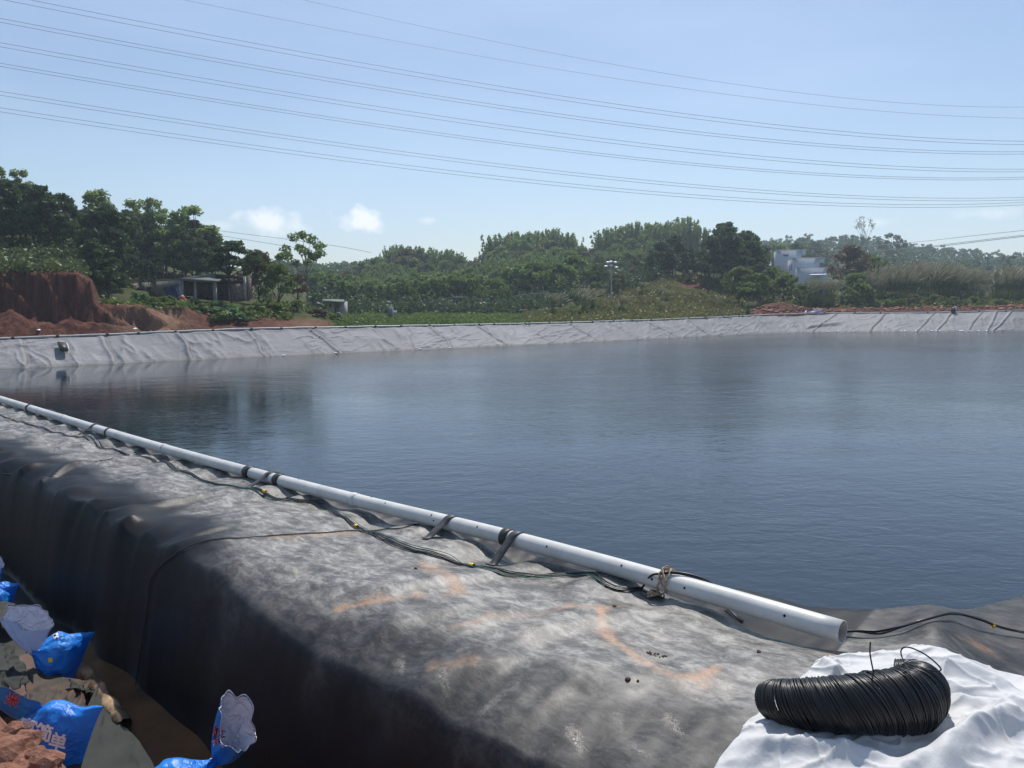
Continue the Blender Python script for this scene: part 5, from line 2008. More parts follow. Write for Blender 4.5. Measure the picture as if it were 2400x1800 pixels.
# small hut, arched pipe, cabinet
hut = empty('hut', tuple(on_ground(785, 112)))
tag(hut, 'small cream hut with a thin roof sheet at the end of the red slope', 'hut')
V, Fc = box_vf((767 - 1200) / F * 112, (783.5 - 1200) / F * 112, 112, 115, h_of(728, 112) - 1, h_of(707.5, 112))
link('wall', mesh_np('wall', to_root(V, hut), Fc, smooth_=False), simple('cream_wall', (.36, .33, .24), .9, .2, .2, 2), hut)
V, Fc = box_vf((789 - 1200) / F * 112, (806 - 1200) / F * 112, 112.4, 115, h_of(728, 112) - 1, h_of(707.5, 112))
link('wall', mesh_np('wall', to_root(V, hut), Fc, smooth_=False), M_conc, hut)
V, Fc = quadslab([A(755, 705, 110.5), A(809, 707.5, 110.5), A(806, 702, 116), A(757, 701, 116)], .1)
link('roof', mesh_np('roof', to_root(V, hut), Fc, smooth_=False), M_roof, hut)
for px in (776.5, 792):
    V, Fc = box_vf((px - 1.8 - 1200) / F * 111.9, (px + 1.8 - 1200) / F * 111.9, 111.85, 112.45, h_of(720, 112), h_of(713, 112))
    link('window', mesh_np('window', to_root(V, hut), Fc, smooth_=False), M_dark, hut)
P = catmull([on_ground(800, 88) - [0, 0, .3], A(800.5, 743, 88), A(797, 735, 88), A(790, 733.5, 88)], 6)
o = tube_obj('bent_pipe', P, .09, M_polew, None, 7)
tag(o, 'pale bent pipe arching out of the brush below the hut', 'pipe')
cbt = empty('cabinet', tuple(on_ground(916, 112)))
tag(cbt, 'grey metal cabinet standing at the forest edge of the field', 'cabinet')
V, Fc = box_vf((910.5 - 1200) / F * 112, (921 - 1200) / F * 112, 112, 112.8, h_of(743, 112) - .6, h_of(718.5, 112))
M_cab = simple('cabinet_paint', (.17, .20, .23), .5, .4, .1, 2)
link('body', mesh_np('body', to_root(V, cbt), Fc, smooth_=False), M_cab, cbt)
V, Fc = box_vf((911.5 - 1200) / F * 112, (920 - 1200) / F * 112, 111.9, 112.0, h_of(738, 112), h_of(720.5, 112))
link('door', mesh_np('door', to_root(V, cbt), Fc, smooth_=False), M_cab, cbt)
bx = empty('sign', tuple(on_ground(926, 116)))
tag(bx, 'small pale board on posts right behind the grey cabinet', 'sign')
V, Fc = box_vf((921 - 1200) / F * 116, (931 - 1200) / F * 116, 116, 116.1, h_of(732.5, 116), h_of(728, 116))
link('board', mesh_np('board', to_root(V, bx), Fc, smooth_=False), M_litter, bx)
for px in (922, 930):
    V, Fc = box_vf((px - .5 - 1200) / F * 116, (px + .5 - 1200) / F * 116, 116.1, 116.2, h_of(742, 116) - .5, h_of(726, 116))
    link('post', mesh_np('post', to_root(V, bx), Fc, smooth_=False), M_pole, bx)

# ------------------------------------------------------------------ vegetation prototypes (unit height, base at the origin)


def leaf_quads(C, size, rng, upright=0.0, aspect=1.5, flat=0.0):
    n = len(C)
    size = np.broadcast_to(size, (n,))
    d = rng.normal(size=(n, 3))
    d[:, 2] = d[:, 2] * (1 - flat) + upright * 2
    d /= np.linalg.norm(d, axis=1)[:, None]
    e = rng.normal(size=(n, 3))
    e -= d * (e * d).sum(1)[:, None]
    e /= np.linalg.norm(e, axis=1)[:, None]
    a = d * (size * aspect / 2)[:, None]
    b = e * (size / 2)[:, None]
    V = np.stack([C - a, C - b * .9 + a * .1, C + a, C + b], 1).reshape(-1, 3)
    Fc = np.arange(4 * n).reshape(n, 4)
    return V, Fc


def crown_from(clumps, n, size, rng, upright=0.0, aspect=1.5):
    """clumps: list of (centre, (rx,ry,rz), tint)"""
    Cs, tn, sz = [], [], []
    for (c, r, tv) in clumps:
        r = np.array(r)
        p = rng.normal(size=(n, 3))
        p /= np.linalg.norm(p, axis=1)[:, None]
        p *= (rng.random(n) ** .45)[:, None]
        Cs.append(np.array(c) + p * r)
        tn.append(np.clip(tv + rng.normal(0, .14, n), 0, 1))
        sz.append(rng.uniform(.6, 1.3, n) * size)
    C = np.concatenate(Cs)
    V, Fc = leaf_quads(C, np.concatenate(sz), rng, upright, aspect)
    return V, Fc, np.repeat(np.concatenate(tn), 4)


def trunk_mesh(name, H, r, rng, limbs, bend=.03):
    z = np.linspace(0, H, 9)
    bx_ = np.cumsum(rng.normal(0, bend / 3, 9))
    by_ = np.cumsum(rng.normal(0, bend / 3, 9))
    P = np.stack([bx_ - bx_[0], by_ - by_[0], z - .03], -1)
    parts = [tube(P, r * (1 - .75 * z / max(H, 1e-6)) , 6, False)]
    for (z0, q) in limbs:
        s0 = np.array([np.interp(z0, z, P[:, k]) for k in range(3)])
        q = np.array(q)
        mid = (s0 + q) / 2 + [0, 0, -.02]
        parts.append(tube([s0, mid, q], [r * .45, r * .3, r * .12], 4, False))
    V, Fc = merge(parts)
    return mesh_np(name, V, Fc)


PROTO = {}


def proto(kind, seed):
    rng = np.random.default_rng(seed)
    cl, limbs = [], []
    up, asp, size, n = 0., 1.5, .03, 60
    H = .9
    r = .014
    if kind == 'pine':
        n, size, asp = 70, .036, 2.2
        H = .93
        for i in range(34):
            z = rng.uniform(.36, 1.0)
            R = .30 * (1 - ((z - .36) / .66) ** 2.2) + .03
            a = rng.uniform(0, 6.28)
            rr = R * rng.uniform(.35, 1.0)
            c = (math.cos(a) * rr, math.sin(a) * rr, z - .02)
            cl.append((c, (.095, .095, .045), rng.uniform(.1, .8)))
            if i % 2 == 0:
                limbs.append((max(.2, z - .10), c))
        cl.append(((0, 0, .96), (.06, .06, .05), .6))
        r = .016
    elif kind == 'umbrella':
        n, size, asp = 85, .034, 2.0
        H = .9
        for i in range(34):
            z = rng.uniform(.62, .97)
            R = .50 * (1 - ((z - .62) / .42) ** 2)
            a = rng.uniform(0, 6.28)
            rr = R * rng.uniform(.2, 1.0)
            c = (math.cos(a) * rr, math.sin(a) * rr, z)
            cl.append((c, (.11, .11, .045), rng.uniform(.1, .8)))
            if i % 2 == 0:
                limbs.append((rng.uniform(.4, .6), c))
        r = .022
    elif kind == 'euc':
        n, size, asp = 75, .026, 1.7
        H = .95
        for i in range(30):
            z = rng.uniform(.34, .97)
            R = .15 * (1.05 - abs(z - .72) * 1.3)
            a = rng.uniform(0, 6.28)
            rr = R * rng.uniform(.2, 1.1)
            c = (math.cos(a) * rr, math.sin(a) * rr, z)
            s_ = rng.uniform(.045, .075)
            cl.append((c, (s_, s_, s_ * 1.05), rng.uniform(.2, 1)))
            if i % 2 == 0:
                limbs.append((max(.2, z - .14), c))
        r = .010
    elif kind == 'airy':      # lone eucalyptus with separate round tufts
        n, size, asp = 90, .030, 1.6
        H = .74
        for (x, z, s_) in ((-.12, .93, .07), (-.02, .96, .06), (.10, .90, .085), (.20, .82, .08), (.24, .72, .07), (-.26, .78, .075), (-.20, .70, .07), (-.08, .80, .065), (.05, .74, .08), (.14, .68, .06), (-.12, .60, .06), (.02, .62, .05), (-.30, .68, .05)):
            c = (x, rng.uniform(-.15, .15), z)
            cl.append((c, (s_ * 1.15, s_ * 1.1, s_ * .85), rng.uniform(.3, .9)))
            limbs.append((rng.uniform(.42, .6), c))
        r = .014
    elif kind == 'broad':
        n, size = 85, .040
        for i in range(40):
            a = rng.uniform(0, 6.28)
            el = rng.uniform(-.35, 1.5)
            R = .40 * rng.uniform(.75, 1.05)
            c = (math.cos(a) * math.cos(el) * R, math.sin(a) * math.cos(el) * R, .56 + math.sin(el) * R * .98)
            s_ = rng.uniform(.08, .13)
            cl.append((c, (s_, s_, s_ * .8), rng.uniform(0, 1)))
        cl.append(((0, 0, .5), (.28, .28, .3), .1))
        for i in range(8):
            limbs.append((.2, cl[i][0]))
        H = .6
        r = .022
    elif kind == 'bamboo':
        n, size, asp, up = 46, .034, 2.6, .2
        parts_l = []
        for i in range(26):
            a = rng.uniform(0, 6.28)
            rr = rng.uniform(0, .20)
            b0 = np.array([math.cos(a) * rr, math.sin(a) * rr, 0])
            hh = rng.uniform(.72, 1.0)
            lean = rng.uniform(.05, .22)
            for f in np.linspace(.3, 1, 7):
                p = b0 + np.array([math.cos(a), math.sin(a), 0]) * lean * f ** 2.2 + [0, 0, hh * f - .12 * max(0, f - .8)]
                w_ = .05 * (1.25 - f) + .012
                cl.append((tuple(p), (w_, w_, .07), np.clip(rng.uniform(.1, .7) + .3 * f, 0, 1)))
        n = 12
        H = .55
        r = .006
        limbs = [(0.02, cl[i * 7 + 5][0]) for i in range(10)]
    elif kind == 'bush':
        n, size = 80, .10
        for i in range(22):
            a = rng.uniform(0, 6.28)
            el = rng.uniform(0, 1.5)
            R = rng.uniform(.5, .85)
            cl.append(((math.cos(a) * math.cos(el) * R * .8, math.sin(a) * math.cos(el) * R * .8, .08 + math.sin(el) * R * .85), (.2, .2, .16), rng.uniform(0, 1)))
        H = .5
        r = .03
        limbs = [(.05, cl[i][0]) for i in range(6)]
    elif kind == 'taro':
        n, size, asp = 14, .28, 1.3
        for i in range(16):
            a = rng.uniform(0, 6.28)
            R = rng.uniform(.1, .6)
            cl.append(((math.cos(a) * R, math.sin(a) * R, rng.uniform(.15, .85)), (.2, .2, .15), rng.uniform(.1, 1)))
        H = .5
        r = .02
        limbs = [(.05, cl[i][0]) for i in range(8)]
    V, Fc, tn = crown_from(cl, n, size, rng, up, asp)
    crown = mesh_np('crown', V, Fc, {'tint': tn}, smooth_=False)
    tr = trunk_mesh('trunk', H, r, rng, limbs)
    return crown, tr


def proto_get(kind, v):
    if (kind, v) not in PROTO:
        PROTO[(kind, v)] = proto(kind, 1000 + hash_(kind) + v * 7)
    return PROTO[(kind, v)]


def hash_(k):
    return sum(ord(c) * (i + 3) for i, c in enumerate(k))


MESHMAT = {}


def tree(name, kind, v, px, top, Y, mat, label, cat='tree', group=None, wide=1.0, bark=None, crownname='crown', trunkname='trunk', xoff=0, sink=0.15, minh=.6):
    crown, tr = proto_get(kind, v)
    key = (kind, v, mat.name)
    if key not in MESHMAT:
        cm = crown.copy()
        cm.materials.clear()
        cm.materials.append(mat)
        tm = tr.copy()
        tm.materials.append(bark or M_bark)
        MESHMAT[key] = (cm, tm)
    cm, tm = MESHMAT[key]
    b = on_ground(px, Y)
    H = max(minh, h_of(top, Y) - b[2])
    root = empty(name, tuple(b - [0, 0, sink]))
    root.scale = (H * wide, H * wide, H)
    root.rotation_euler = (0, 0, random.uniform(0, 6.28) if kind != 'airy' else 0)
    tag(root, label, cat, group)
    for nm, m in ((crownname, cm), (trunkname, tm)):
        o = bpy.data.objects.new(nm, m)
        col.objects.link(o)
        o.parent = root
    return root


rnd = random.Random(11)
# skyline of the left hill (column, row)
SKY_L = [(-150, 400), (0, 430), (60, 440), (100, 445), (170, 470), (230, 478), (290, 492), (340, 505), (400, 515), (460, 525), (510, 540), (560, 575), (620, 590), (680, 612), (720, 640)]


def skyl(px, T=SKY_L):
    return float(np.interp(px, [a for a, b in T], [b for a, b in T]))


lg = 'dark pines of the stand on the left hill'
for k in range(66):
    px = -70 + k * 9.0 + rnd.uniform(-9, 9)
    Y = rnd.choice([rnd.uniform(84, 98), rnd.uniform(98, 125)])
    if px > 300:
        Y = rnd.uniform(104, 125)
    top = skyl(px) + rnd.uniform(-8, 42) * (1 if Y > 95 else 1.4)
    tree('pine_tree', 'pine', k % 4, px, top, Y, M_pine, 'dark pine in the dense stand on the left hill', group=lg, wide=rnd.uniform(.75, 1.1))
for k, (px, top, Y, lab) in enumerate(((236, 560, 76, 'gnarled dark pine leaning over the edge of the red cut'), (262, 575, 78, 'slender dark pine just right of the cut edge'),
                                       (288, 540, 90, 'tall dark pine behind the cut edge'), (338, 590, 104, 'dark pine rising right behind the shed wall'))):
    tree('pine_tree', 'pine', k % 4, px, top, Y, M_pine, lab, wide=.95)
# the pine in front of the sheds and its neighbours
tree('pine_tree', 'umbrella', 1, 545, 563, 84, M_pine, 'broad pine with a thick trunk in front of the brick shed', wide=1.05)
tree('broadleaf_tree', 'broad', 2, 612, 590, 88, M_olive, 'olive rounded tree right of the brick shed', wide=.75)
tree('broadleaf_tree', 'broad', 1, 655, 618, 86, M_bush, 'dark bushy tree on the slope below the lone tall tree', wide=.9)
tree('broadleaf_tree', 'broad', 0, 700, 640, 92, M_brown, 'brownish half-bare tree at the right end of the red slope', wide=.9)
tree('broadleaf_tree', 'broad', 3, 592, 600, 99, M_brown, 'brownish green tree just behind the brick shed corner', wide=.7)
for k in range(20):
    px = -40 + k * 14 + rnd.uniform(-5, 5)
    tree('shrub', 'broad' if k % 3 else 'bush', k % 3, px, rnd.uniform(586, 622), rnd.uniform(74.5, 84), (M_bush, M_olive, M_under)[k % 3], 'leafy shrub under the pines along the top of the red cut', 'shrub', 'shrubs along the top of the red cut', wide=1.2, crownname='foliage', trunkname='stem', minh=1.0)
# light eucalyptus above the pines
for k, (px, top, Y, w_, lab) in enumerate(((8, 388, 104, 1.0, 'pale eucalyptus top at the left edge of the skyline'), (76, 406, 108, 1.1, 'pale round-topped eucalyptus second from the left edge'),
                                           (140, 455, 112, .9, 'small pale eucalyptus top between the pines'), (252, 449, 112, 1.35, 'broad pale eucalyptus above the middle of the pine stand'),
                                           (322, 474, 114, 1.0, 'pale eucalyptus left of the tall thin one'), (373, 456, 114, .9, 'tallest thin eucalyptus above the sheds'),
                                           (418, 497, 108, 1.2, 'dense bright eucalyptus hanging down behind the sheds'), (466, 488, 112, 1.35, 'wide airy eucalyptus crown right of the dense one'),
                                           (500, 520, 116, 1.1, 'lower airy eucalyptus at the right end of the group'), (440, 560, 106, 1.3, 'bright bushy eucalyptus just above the shed roof'), (395, 540, 106, 1.2, 'bright eucalyptus low behind the dense one'))):
    tree('eucalyptus_tree', 'euc', k % 3, px, top, Y, M_euc, lab, wide=w_, bark=M_bark2)
tree('eucalyptus_tree', 'airy', 0, 718, 543, 100, M_euc, 'lone tall eucalyptus with separate leaf tufts against the sky', bark=M_bark2)
# bushes on the cut and below the sheds
for k, (px, top, Y, kd, w_, lab) in enumerate(((332, 688, 76.5, 'taro', 1.1, 'big-leaved plant at the corner of the blank shed wall'), (372, 706, 76.2, 'bush', 1.4, 'light green bush hanging over the cut below the shed'),
                                               (400, 713, 77, 'bush', 1.2, 'green bush below the blue tarp'), (455, 708, 78.5, 'bush', 1.3, 'dark bush in front of the open shed bays'), (500, 708, 78.5, 'taro', 1.3, 'big-leaved plant below the shed pillar'),
                                               (540, 712, 77.5, 'taro', 1.7, 'large patch of big dark leaves below the thick pine'), (478, 720, 77, 'bush', 1.4, 'dark shrub on the slope under the open shed'), (575, 722, 78.6, 'bush', 1.3, 'shrub right of the big-leaved patch'),
                                               (515, 735, 76.0, 'bush', 1.3, 'low shrub just above the rim under the sheds'), (610, 706, 82, 'bush', 1.6, 'round shrub on the slope right of the sheds'), (650, 702, 83, 'bush', 1.7, 'shrub at the foot of the dark bushy tree'),
                                               (700, 700, 86, 'broad', 1.2, 'dense dark shrub with upright leaves by the slope end'), (745, 722, 87, 'bush', 1.8, 'dry brown shrub where the slope meets the field'), (790, 742, 88, 'bush', 1.5, 'low olive shrub below the hut'))):
    tree('shrub', kd, k % 3, px, top, Y, M_taro if kd == 'taro' else (M_brown if k == 12 else M_bush), lab, 'shrub', wide=w_, crownname='foliage', trunkname='stem', minh=1.2)

# young plantation along the far side of the field
g = 'slim young trees of the plantation behind the field'
for row in range(3):
    for k in range(30):
        px = 735 + k * 13.2 + rnd.uniform(-5, 5) + row * 4
        if px > 1135:
            continue
        Y = 148 + row * 14 + rnd.uniform(-3, 3)
        top = np.interp(px, [735, 800, 900, 960, 1040, 1135], [650, 655, 668, 655, 650, 645]) - row * 6 + rnd.uniform(-7, 8)
        tree('young_tree', 'euc', k % 3, px, top, Y, M_broad if (k + row) % 3 else M_euc, 'slim young tree in the plantation rows behind the green field', group=g, wide=1.05)
# mid wood, back rows
SKY_M = [(740, 622), (800, 622), (850, 612), (880, 600), (905, 588), (950, 580), (985, 588), (1000, 598), (1140, 598), (1160, 566), (1200, 560), (1280, 556), (1310, 552), (1340, 568), (1370, 575), (1400, 566), (1420, 548), (1480, 540), (1540, 542), (1570, 530), (1610, 526), (1640, 545), (1700, 560), (1800, 600), (1840, 600)]
g = 'tall trees of the wood beyond the field'
for k in range(110):
    px = 745 + (k * 7.27) % 800 + rnd.uniform(-6, 6)
    f = (k % 5) / 4.0
    Y = 240 - 45 * f + rnd.uniform(-5, 5)
    top = skyl(px, SKY_M) + 8 + 52 * f + rnd.uniform(-10, 10)
    kind = ('broad', 'bamboo', 'broad', 'broad', 'bamboo')[(k * 3) % 5]
    mat = {'broad': (M_broad, M_broad, M_olive, M_bush)[k % 4], 'bamboo': M_bamboo}[kind]
    tree('wood_tree', kind, k % 4, px, top, Y, mat, 'leafy tree in the wood rising beyond the green field', group=g, wide=rnd.uniform(.8, 1.15) if kind == 'broad' else .8)
g = 'feathery bamboo plumes along the skyline of the middle wood'
for k in range(64):
    px = 1150 + k * 10.0 + rnd.uniform(-6, 6)
    if px > 1350 and px < 1405:
        continue
    if px > 1640:
        px = 880 + (k * 11) % 250
    top = skyl(px, SKY_M) - rnd.uniform(0, 16)
    tree('bamboo_clump', 'bamboo', k % 3, px, top, 246 + rnd.uniform(-4, 4), M_bamboo, 'feathery bamboo clump on the skyline of the middle wood', 'bamboo', g, wide=.8)
# big dark trees in front
for k, (px, top, Y, lab) in enumerate(((1160, 652, 150, 'dark round tree at the left end of the shaded wood edge'), (1200, 628, 158, 'second dark tree of the shaded wood edge'), (1255, 612, 160, 'large dark tree behind the pale pole'),
                                       (1310, 620, 156, 'dark tree in the middle of the shaded hollow'), (1350, 600, 165, 'tall dark tree in the shaded hollow'), (1400, 618, 162, 'dark tree left of the floodlight mast'), (1445, 640, 140, 'yellow-green round tree beside the floodlight mast'),
                                       (1490, 610, 165, 'tree with a grey flat crown on the mound'), (1525, 600, 160, 'grey green tree with visible trunks on the mound'), (1110, 668, 148, 'dark shrub-like tree at the plantation end'), (1395, 660, 142, 'low light green tree below the mast'))):
    tree('broadleaf_tree', 'broad', k % 4, px, top, Y, (M_broad, M_broad, M_broad, M_broad, M_broad, M_bush, M_olive, M_olive, M_far, M_bush, M_grassl)[k], lab, wide=1.05 if k < 6 else .9)
SKY_D = [(1550, 560), (1580, 540), (1620, 560), (1660, 535), (1700, 520), (1730, 530), (1760, 560), (1785, 600)]
g = 'dark tall pines on top of the grassy mound'
for k in range(26):
    px = 1545 + k * 9 + rnd.uniform(-6, 6)
    Y = 155 + rnd.uniform(-8, 12)
    tree('pine_tree', 'broad' if k % 3 == 0 else 'pine', k % 4, px, skyl(px, SKY_D) + rnd.uniform(0, 55), Y, M_pine, 'dark tree of the tall clump crowning the grassy mound', group=g, wide=1.0)
# right of the mound
for k, (px, top, Y, kd, m, w_, lab) in enumerate(((1730, 625, 128, 'broad', M_bush, 1.0, 'dark bushy tree left of the white house'), (1775, 640, 126, 'broad', M_bush, 1.0, 'dark tree below the clump, right of the pink soil patch'), (1755, 660, 124, 'broad', M_broad, 1.2, 'light-topped round bush above the red pit'),
                                                  (1806, 628, 136, 'broad', M_broad, 1.0, 'bush just below the upper block of the white house'), (1832, 640, 132, 'broad', M_bush, 1.1, 'olive bush hiding the foot of the white house'), (1872, 664, 128, 'broad', M_bush, 1.3, 'wide bush in front of the lower white block'),
                                                  (1820, 572, 250, 'broad', M_euc, .8, 'light round tree behind the upper white block'), (1850, 570, 256, 'euc', M_far, 1.6, 'grey round-topped tree behind the white house roof'), (1795, 590, 240, 'broad', M_euc, .9, 'light green tree left of the white house roof'),
                                                  (1888, 596, 238, 'broad', M_olive, .6, 'small light bush on the terrace of the white house'), (1900, 568, 300, 'airy', M_far, .8, 'small open-crowned tree on the skyline right of the house'),
                                                  (1985, 580, 172, 'broad', M_brown, 1.0, 'large round tree with brownish top right of the white house'), (2030, 600, 176, 'broad', M_bush, 1.0, 'dark round tree right of the brown-topped one'), (2000, 640, 140, 'broad', M_broad, 1.1, 'dark leafy tree in front of the brown-topped one'),
                                                  (2080, 620, 185, 'broad', M_olive, 1.0, 'olive round tree behind the left reeds'), (2010, 664, 133, 'broad', M_bush, 1.2, 'dark rounded shrub tree below the round trees'), (2290, 640, 168, 'broad', M_brown, 1.0, 'brownish thin tree behind the right reeds'), (2120, 628, 210, 'broad', M_far, 1.0, 'hazy tree between the left poles'))):
    tree('broadleaf_tree', kd, k % 4 if kd == 'broad' else 0, px, top, Y, m, lab, wide=w_)
g = 'dense green shrubs along the far right bank'
for k in range(58):
    px = 1760 + k * 12 + rnd.uniform(-7, 7)
    Y = rnd.uniform(129, 142)
    top = np.interp(px, [1760, 1900, 2000, 2100, 2300, 2500], [690, 690, 682, 680, 685, 680]) + (142 - Y) * 1.6 + rnd.uniform(-8, 8)
    tree('shrub', 'broad' if k % 2 else 'bush', k % 3, px, top, Y, (M_bush, M_olive, M_broad)[k % 3], 'dense green shrub in the band along the far right bank', 'shrub', g, wide=1.3 if k % 2 else .9, crownname='foliage', trunkname='stem', minh=1.5)

# ------------------------------------------------------------------ pampas grass


def pampas_mesh(seed):
    rng = np.random.default_rng(seed)
    bl, pm = [], []
    for i in range(150):
        a = rng.uniform(0, 6.28)
        L = rng.uniform(.45, .85)
        out = rng.uniform(.15, .55)
        p0 = np.array([math.cos(a) * rng.uniform(0, .14), math.sin(a) * rng.uniform(0, .14), 0])
        pts = [p0 + np.array([math.cos(a) * out * f ** 2, math.sin(a) * out * f ** 2, L * (f - .35 * f ** 3)]) for f in np.linspace(0, 1, 5)]
        w_ = np.array([-math.sin(a), math.cos(a), 0]) * .014
        V = np.array([q + w_ * s * (1 - f * .9) for q, f in zip(pts, np.linspace(0, 1, 5)) for s in (-1, 1)])
        bl.append((V, grid_faces(5, 2)))
    for i in range(44):
        a = rng.uniform(0, 6.28)
        L = rng.uniform(.75, 1.02)
        out = rng.uniform(.05, .42)
        lean = np.array([.12, 0, 0])
        pts = np.array([np.array([math.cos(a) * out * f ** 1.6, math.sin(a) * out * f ** 1.6, L * f]) + lean * f ** 2 for f in np.linspace(0, 1, 5)])
        bl.append(tube(pts, .004, 3, False))
        tip = pts[-1]
        d = nv(pts[-1] - pts[-2] + [.05, 0, -.02])
        Pp = np.array([tip - d * .06 + d * .30 * f + [.05 * f * f, 0, -.05 * f * f] for f in np.linspace(0, 1, 6)])
        pm.append(tube(Pp, np.array([.004, .012, .016, .013, .008, .002]), 5, False))
    Vb, Fb = merge(bl)
    Vp, Fp = merge(pm)
    b = mesh_np('blades', Vb, Fb, {'tint': np.random.default_rng(1).random(len(Vb)) * .8})
    b.materials.append(M_grassl)
    p = mesh_np('plumes', Vp, Fp, {'tint': np.random.default_rng(2).random(len(Vp)) * .8})
    p.materials.append(M_plume)
    return b, p


PAM = [pampas_mesh(60 + i) for i in range(3)]


def pampas(px, top, Y, label, group, wide=1.0):
    b = on_ground(px, Y)
    H = max(.9, h_of(top, Y) - b[2])
    root = empty('pampas_grass', tuple(b - [0, 0, .1]))
    root.scale = (H * wide, H * wide, H)
    root.rotation_euler = (0, 0, rnd.uniform(-.5, .5))
    tag(root, label, 'pampas grass', group, 'thing')
    for nm, m in zip(('blades', 'plumes'), PAM[int(px) % 3]):
        o = bpy.data.objects.new(nm, m)
        col.objects.link(o)
        o.parent = root


g = 'plumed reeds behind the far right bank'
for k in range(62):
    px = 2010 + k * 4.6 + rnd.uniform(-6, 6)
    Y = rnd.uniform(139, 154)
    pampas(px, np.interp(px, [2000, 2050, 2150, 2300], [668, 645, 636, 648]) + rnd.uniform(-14, 24), Y, 'tall plumed reed clump in the pale band behind the far right bank', g, .8)
for k in range(18):
    px = 2325 + k * 7 + rnd.uniform(-6, 6)
    pampas(px, 642 + rnd.uniform(-12, 14), rnd.uniform(139, 150), 'arching plumed reed clump near the right edge of the far bank', 'arching reeds near the right edge', 1.0)
for k in range(7):
    pampas(1890 + k * 9, 662 + rnd.uniform(-4, 9), 128 + rnd.uniform(-1, 3), 'pale plumed reed in front of the lower white block', 'reeds in front of the white house', .7)
for k, (px, top, Y, lab) in enumerate(((1292, 692, 112, 'leftmost plumed grass clump at the foot of the mound'), (1350, 680, 116, 'dense plumed grass clump left of the floodlight mast'), (1365, 690, 110, 'lower plumed grass clump in front of the dense one'), (1385, 680, 116, 'plumed grass clump right beside the mast foot'),
                                       (1340, 722, 103, 'small plumed clump low on the mound'), (1455, 694, 112, 'fan-shaped plumed clump right of the mast'), (1540, 676, 126, 'wind-blown plumed clump in the middle of the mound'), (1560, 682, 122, 'second wind-blown clump in the middle of the mound'),
                                       (1655, 625, 147, 'tall plumed clump on top of the mound below the pines'), (1612, 640, 150, 'plumed clump on the crest left of the tall one'), (1500, 663, 135, 'plumed clump below the grey tree'), (1750, 708, 115, 'two-plumed tuft beside the red pit'), (1546, 708, 112, 'small plumed tuft in the middle of the mound'), (1680, 637, 149, 'plumed clump right of the tall one on the crest'))):
    pampas(px, top, Y, lab, None, 1.25)

# bare and half-bare trees on the right ridge


def branchy(name, px, top, Y, label, seed, spread=.22, leaves=0, lean=.1):
    rng = np.random.default_rng(seed)
    b = on_ground(px, Y)
    H = h_of(top, Y) - b[2]
    parts, tips = [], []

    def grow(p, d, L, r, lev):
        q = p + d * L
        mid = (p + q) / 2 + rng.normal(0, .03, 3) * L
        parts.append(tube([p, mid, q], [r, r * .8, r * .6], 4, False))
        if lev == 0:
            tips.append(q)
            return
        for i in range(3 if lev > 1 else 4):
            nd_ = nv(d + rng.normal(0, .42, 3) * [1, 1, .5] + [0, 0, .15])
            grow(q, nd_, L * rng.uniform(.5, .72), r * .55, lev - 1)
    grow(np.array([0, 0, 0.]), nv([lean, 0, 1]), .55, .014, 4)
    V, Fc = merge(parts)
    V = V / V[:, 2].max()
    V[:, :2] *= spread / max(.01, np.abs(V[:, :2]).max()) * 1.4
    root = empty(name, tuple(b - [0, 0, .2]))
    root.scale = (H, H, H)
    tag(root, label, 'tree')
    link('trunk', mesh_np('trunk', V, Fc), M_bark, root)
    tips = np.array(tips)
    tips = tips / max(1e-6, np.max(tips[:, 2]))
    tips[:, :2] *= spread / max(.01, np.abs(tips[:, :2]).max()) * 1.3
    C = np.repeat(tips, leaves, 0) + rng.normal(0, .015, (len(tips) * leaves, 3))
    Vq, Fq = leaf_quads(C, .016, rng)
    link('crown', mesh_np('crown', Vq, Fq, {'tint': rng.random(len(Vq))}, smooth_=False), M_far, root)


branchy('bare_tree', 2017, 512, 330, 'tall nearly bare tree with a round twiggy crown on the right ridge', 1, .12, 2, .10)
branchy('bare_tree', 2002, 540, 335, 'short bare tree just left of the tall twiggy one', 4, .10, 1, 0)
branchy('bare_tree', 1982, 552, 335, 'bare tree furthest left on the right ridge', 8, .12, 1, -.05)
tree('ridge_tree', 'airy', 0, 2078, 549, 340, M_far, 'small leaning leafy tree on the ridge right of the bare ones')

# ------------------------------------------------------------------ wooded ridge far right: one mass
rngf = np.random.default_rng(99)
parts, tints = [], []
np_ = 520
for k in range(np_):
    px = rngf.uniform(1700, 2560)
    f = rngf.random()
    Y = 300 + f * 230
    X = (px - 1200) / F * Y
    z = float(Hfar(X, Y)[0])
    H = rngf.uniform(6.5, 11)
    cl = []
    for j in range(9):
        a = rngf.uniform(0, 6.28)
        R = rngf.uniform(.2, 2.4)
        cl.append(((X + math.cos(a) * R, Y + math.sin(a) * R, z + H * rngf.uniform(.35, 1.0)), (1.2, 1.2, .9), rngf.uniform(0, 1)))
    V, Fc, tn = crown_from(cl, 20, .75, rngf)
    parts.append((V, Fc))
    tints.append(tn)
V, Fc = merge(parts)
o = link('ridge_forest', mesh_np('ridge_forest', V, Fc, {'tint': np.concatenate(tints)}, smooth_=False), M_far)
tag(o, 'hazy wooded ridge behind the reeds on the right', 'forest', kind='stuff')
parts, tints = [], []
for k in range(260):
    px = rngf.uniform(640, 1560)
    Y = rngf.uniform(250, 330)
    X = (px - 1200) / F * Y
    z = float(Hfar(X, Y)[0])
    H = max(5, h_of(skyl(px, SKY_M) + 22 + rngf.uniform(0, 25), Y) - z)
    H = min(H, 16)
    cl = [((X + rngf.normal(0, 2.2), Y + rngf.normal(0, 2), z + H * rngf.uniform(.3, 1.0)), (1.6, 1.6, 1.3), rngf.uniform(0, 1)) for j in range(10)]
    V, Fc, tn = crown_from(cl, 18, .8, rngf)
    parts.append((V, Fc))
    tints.append(tn)
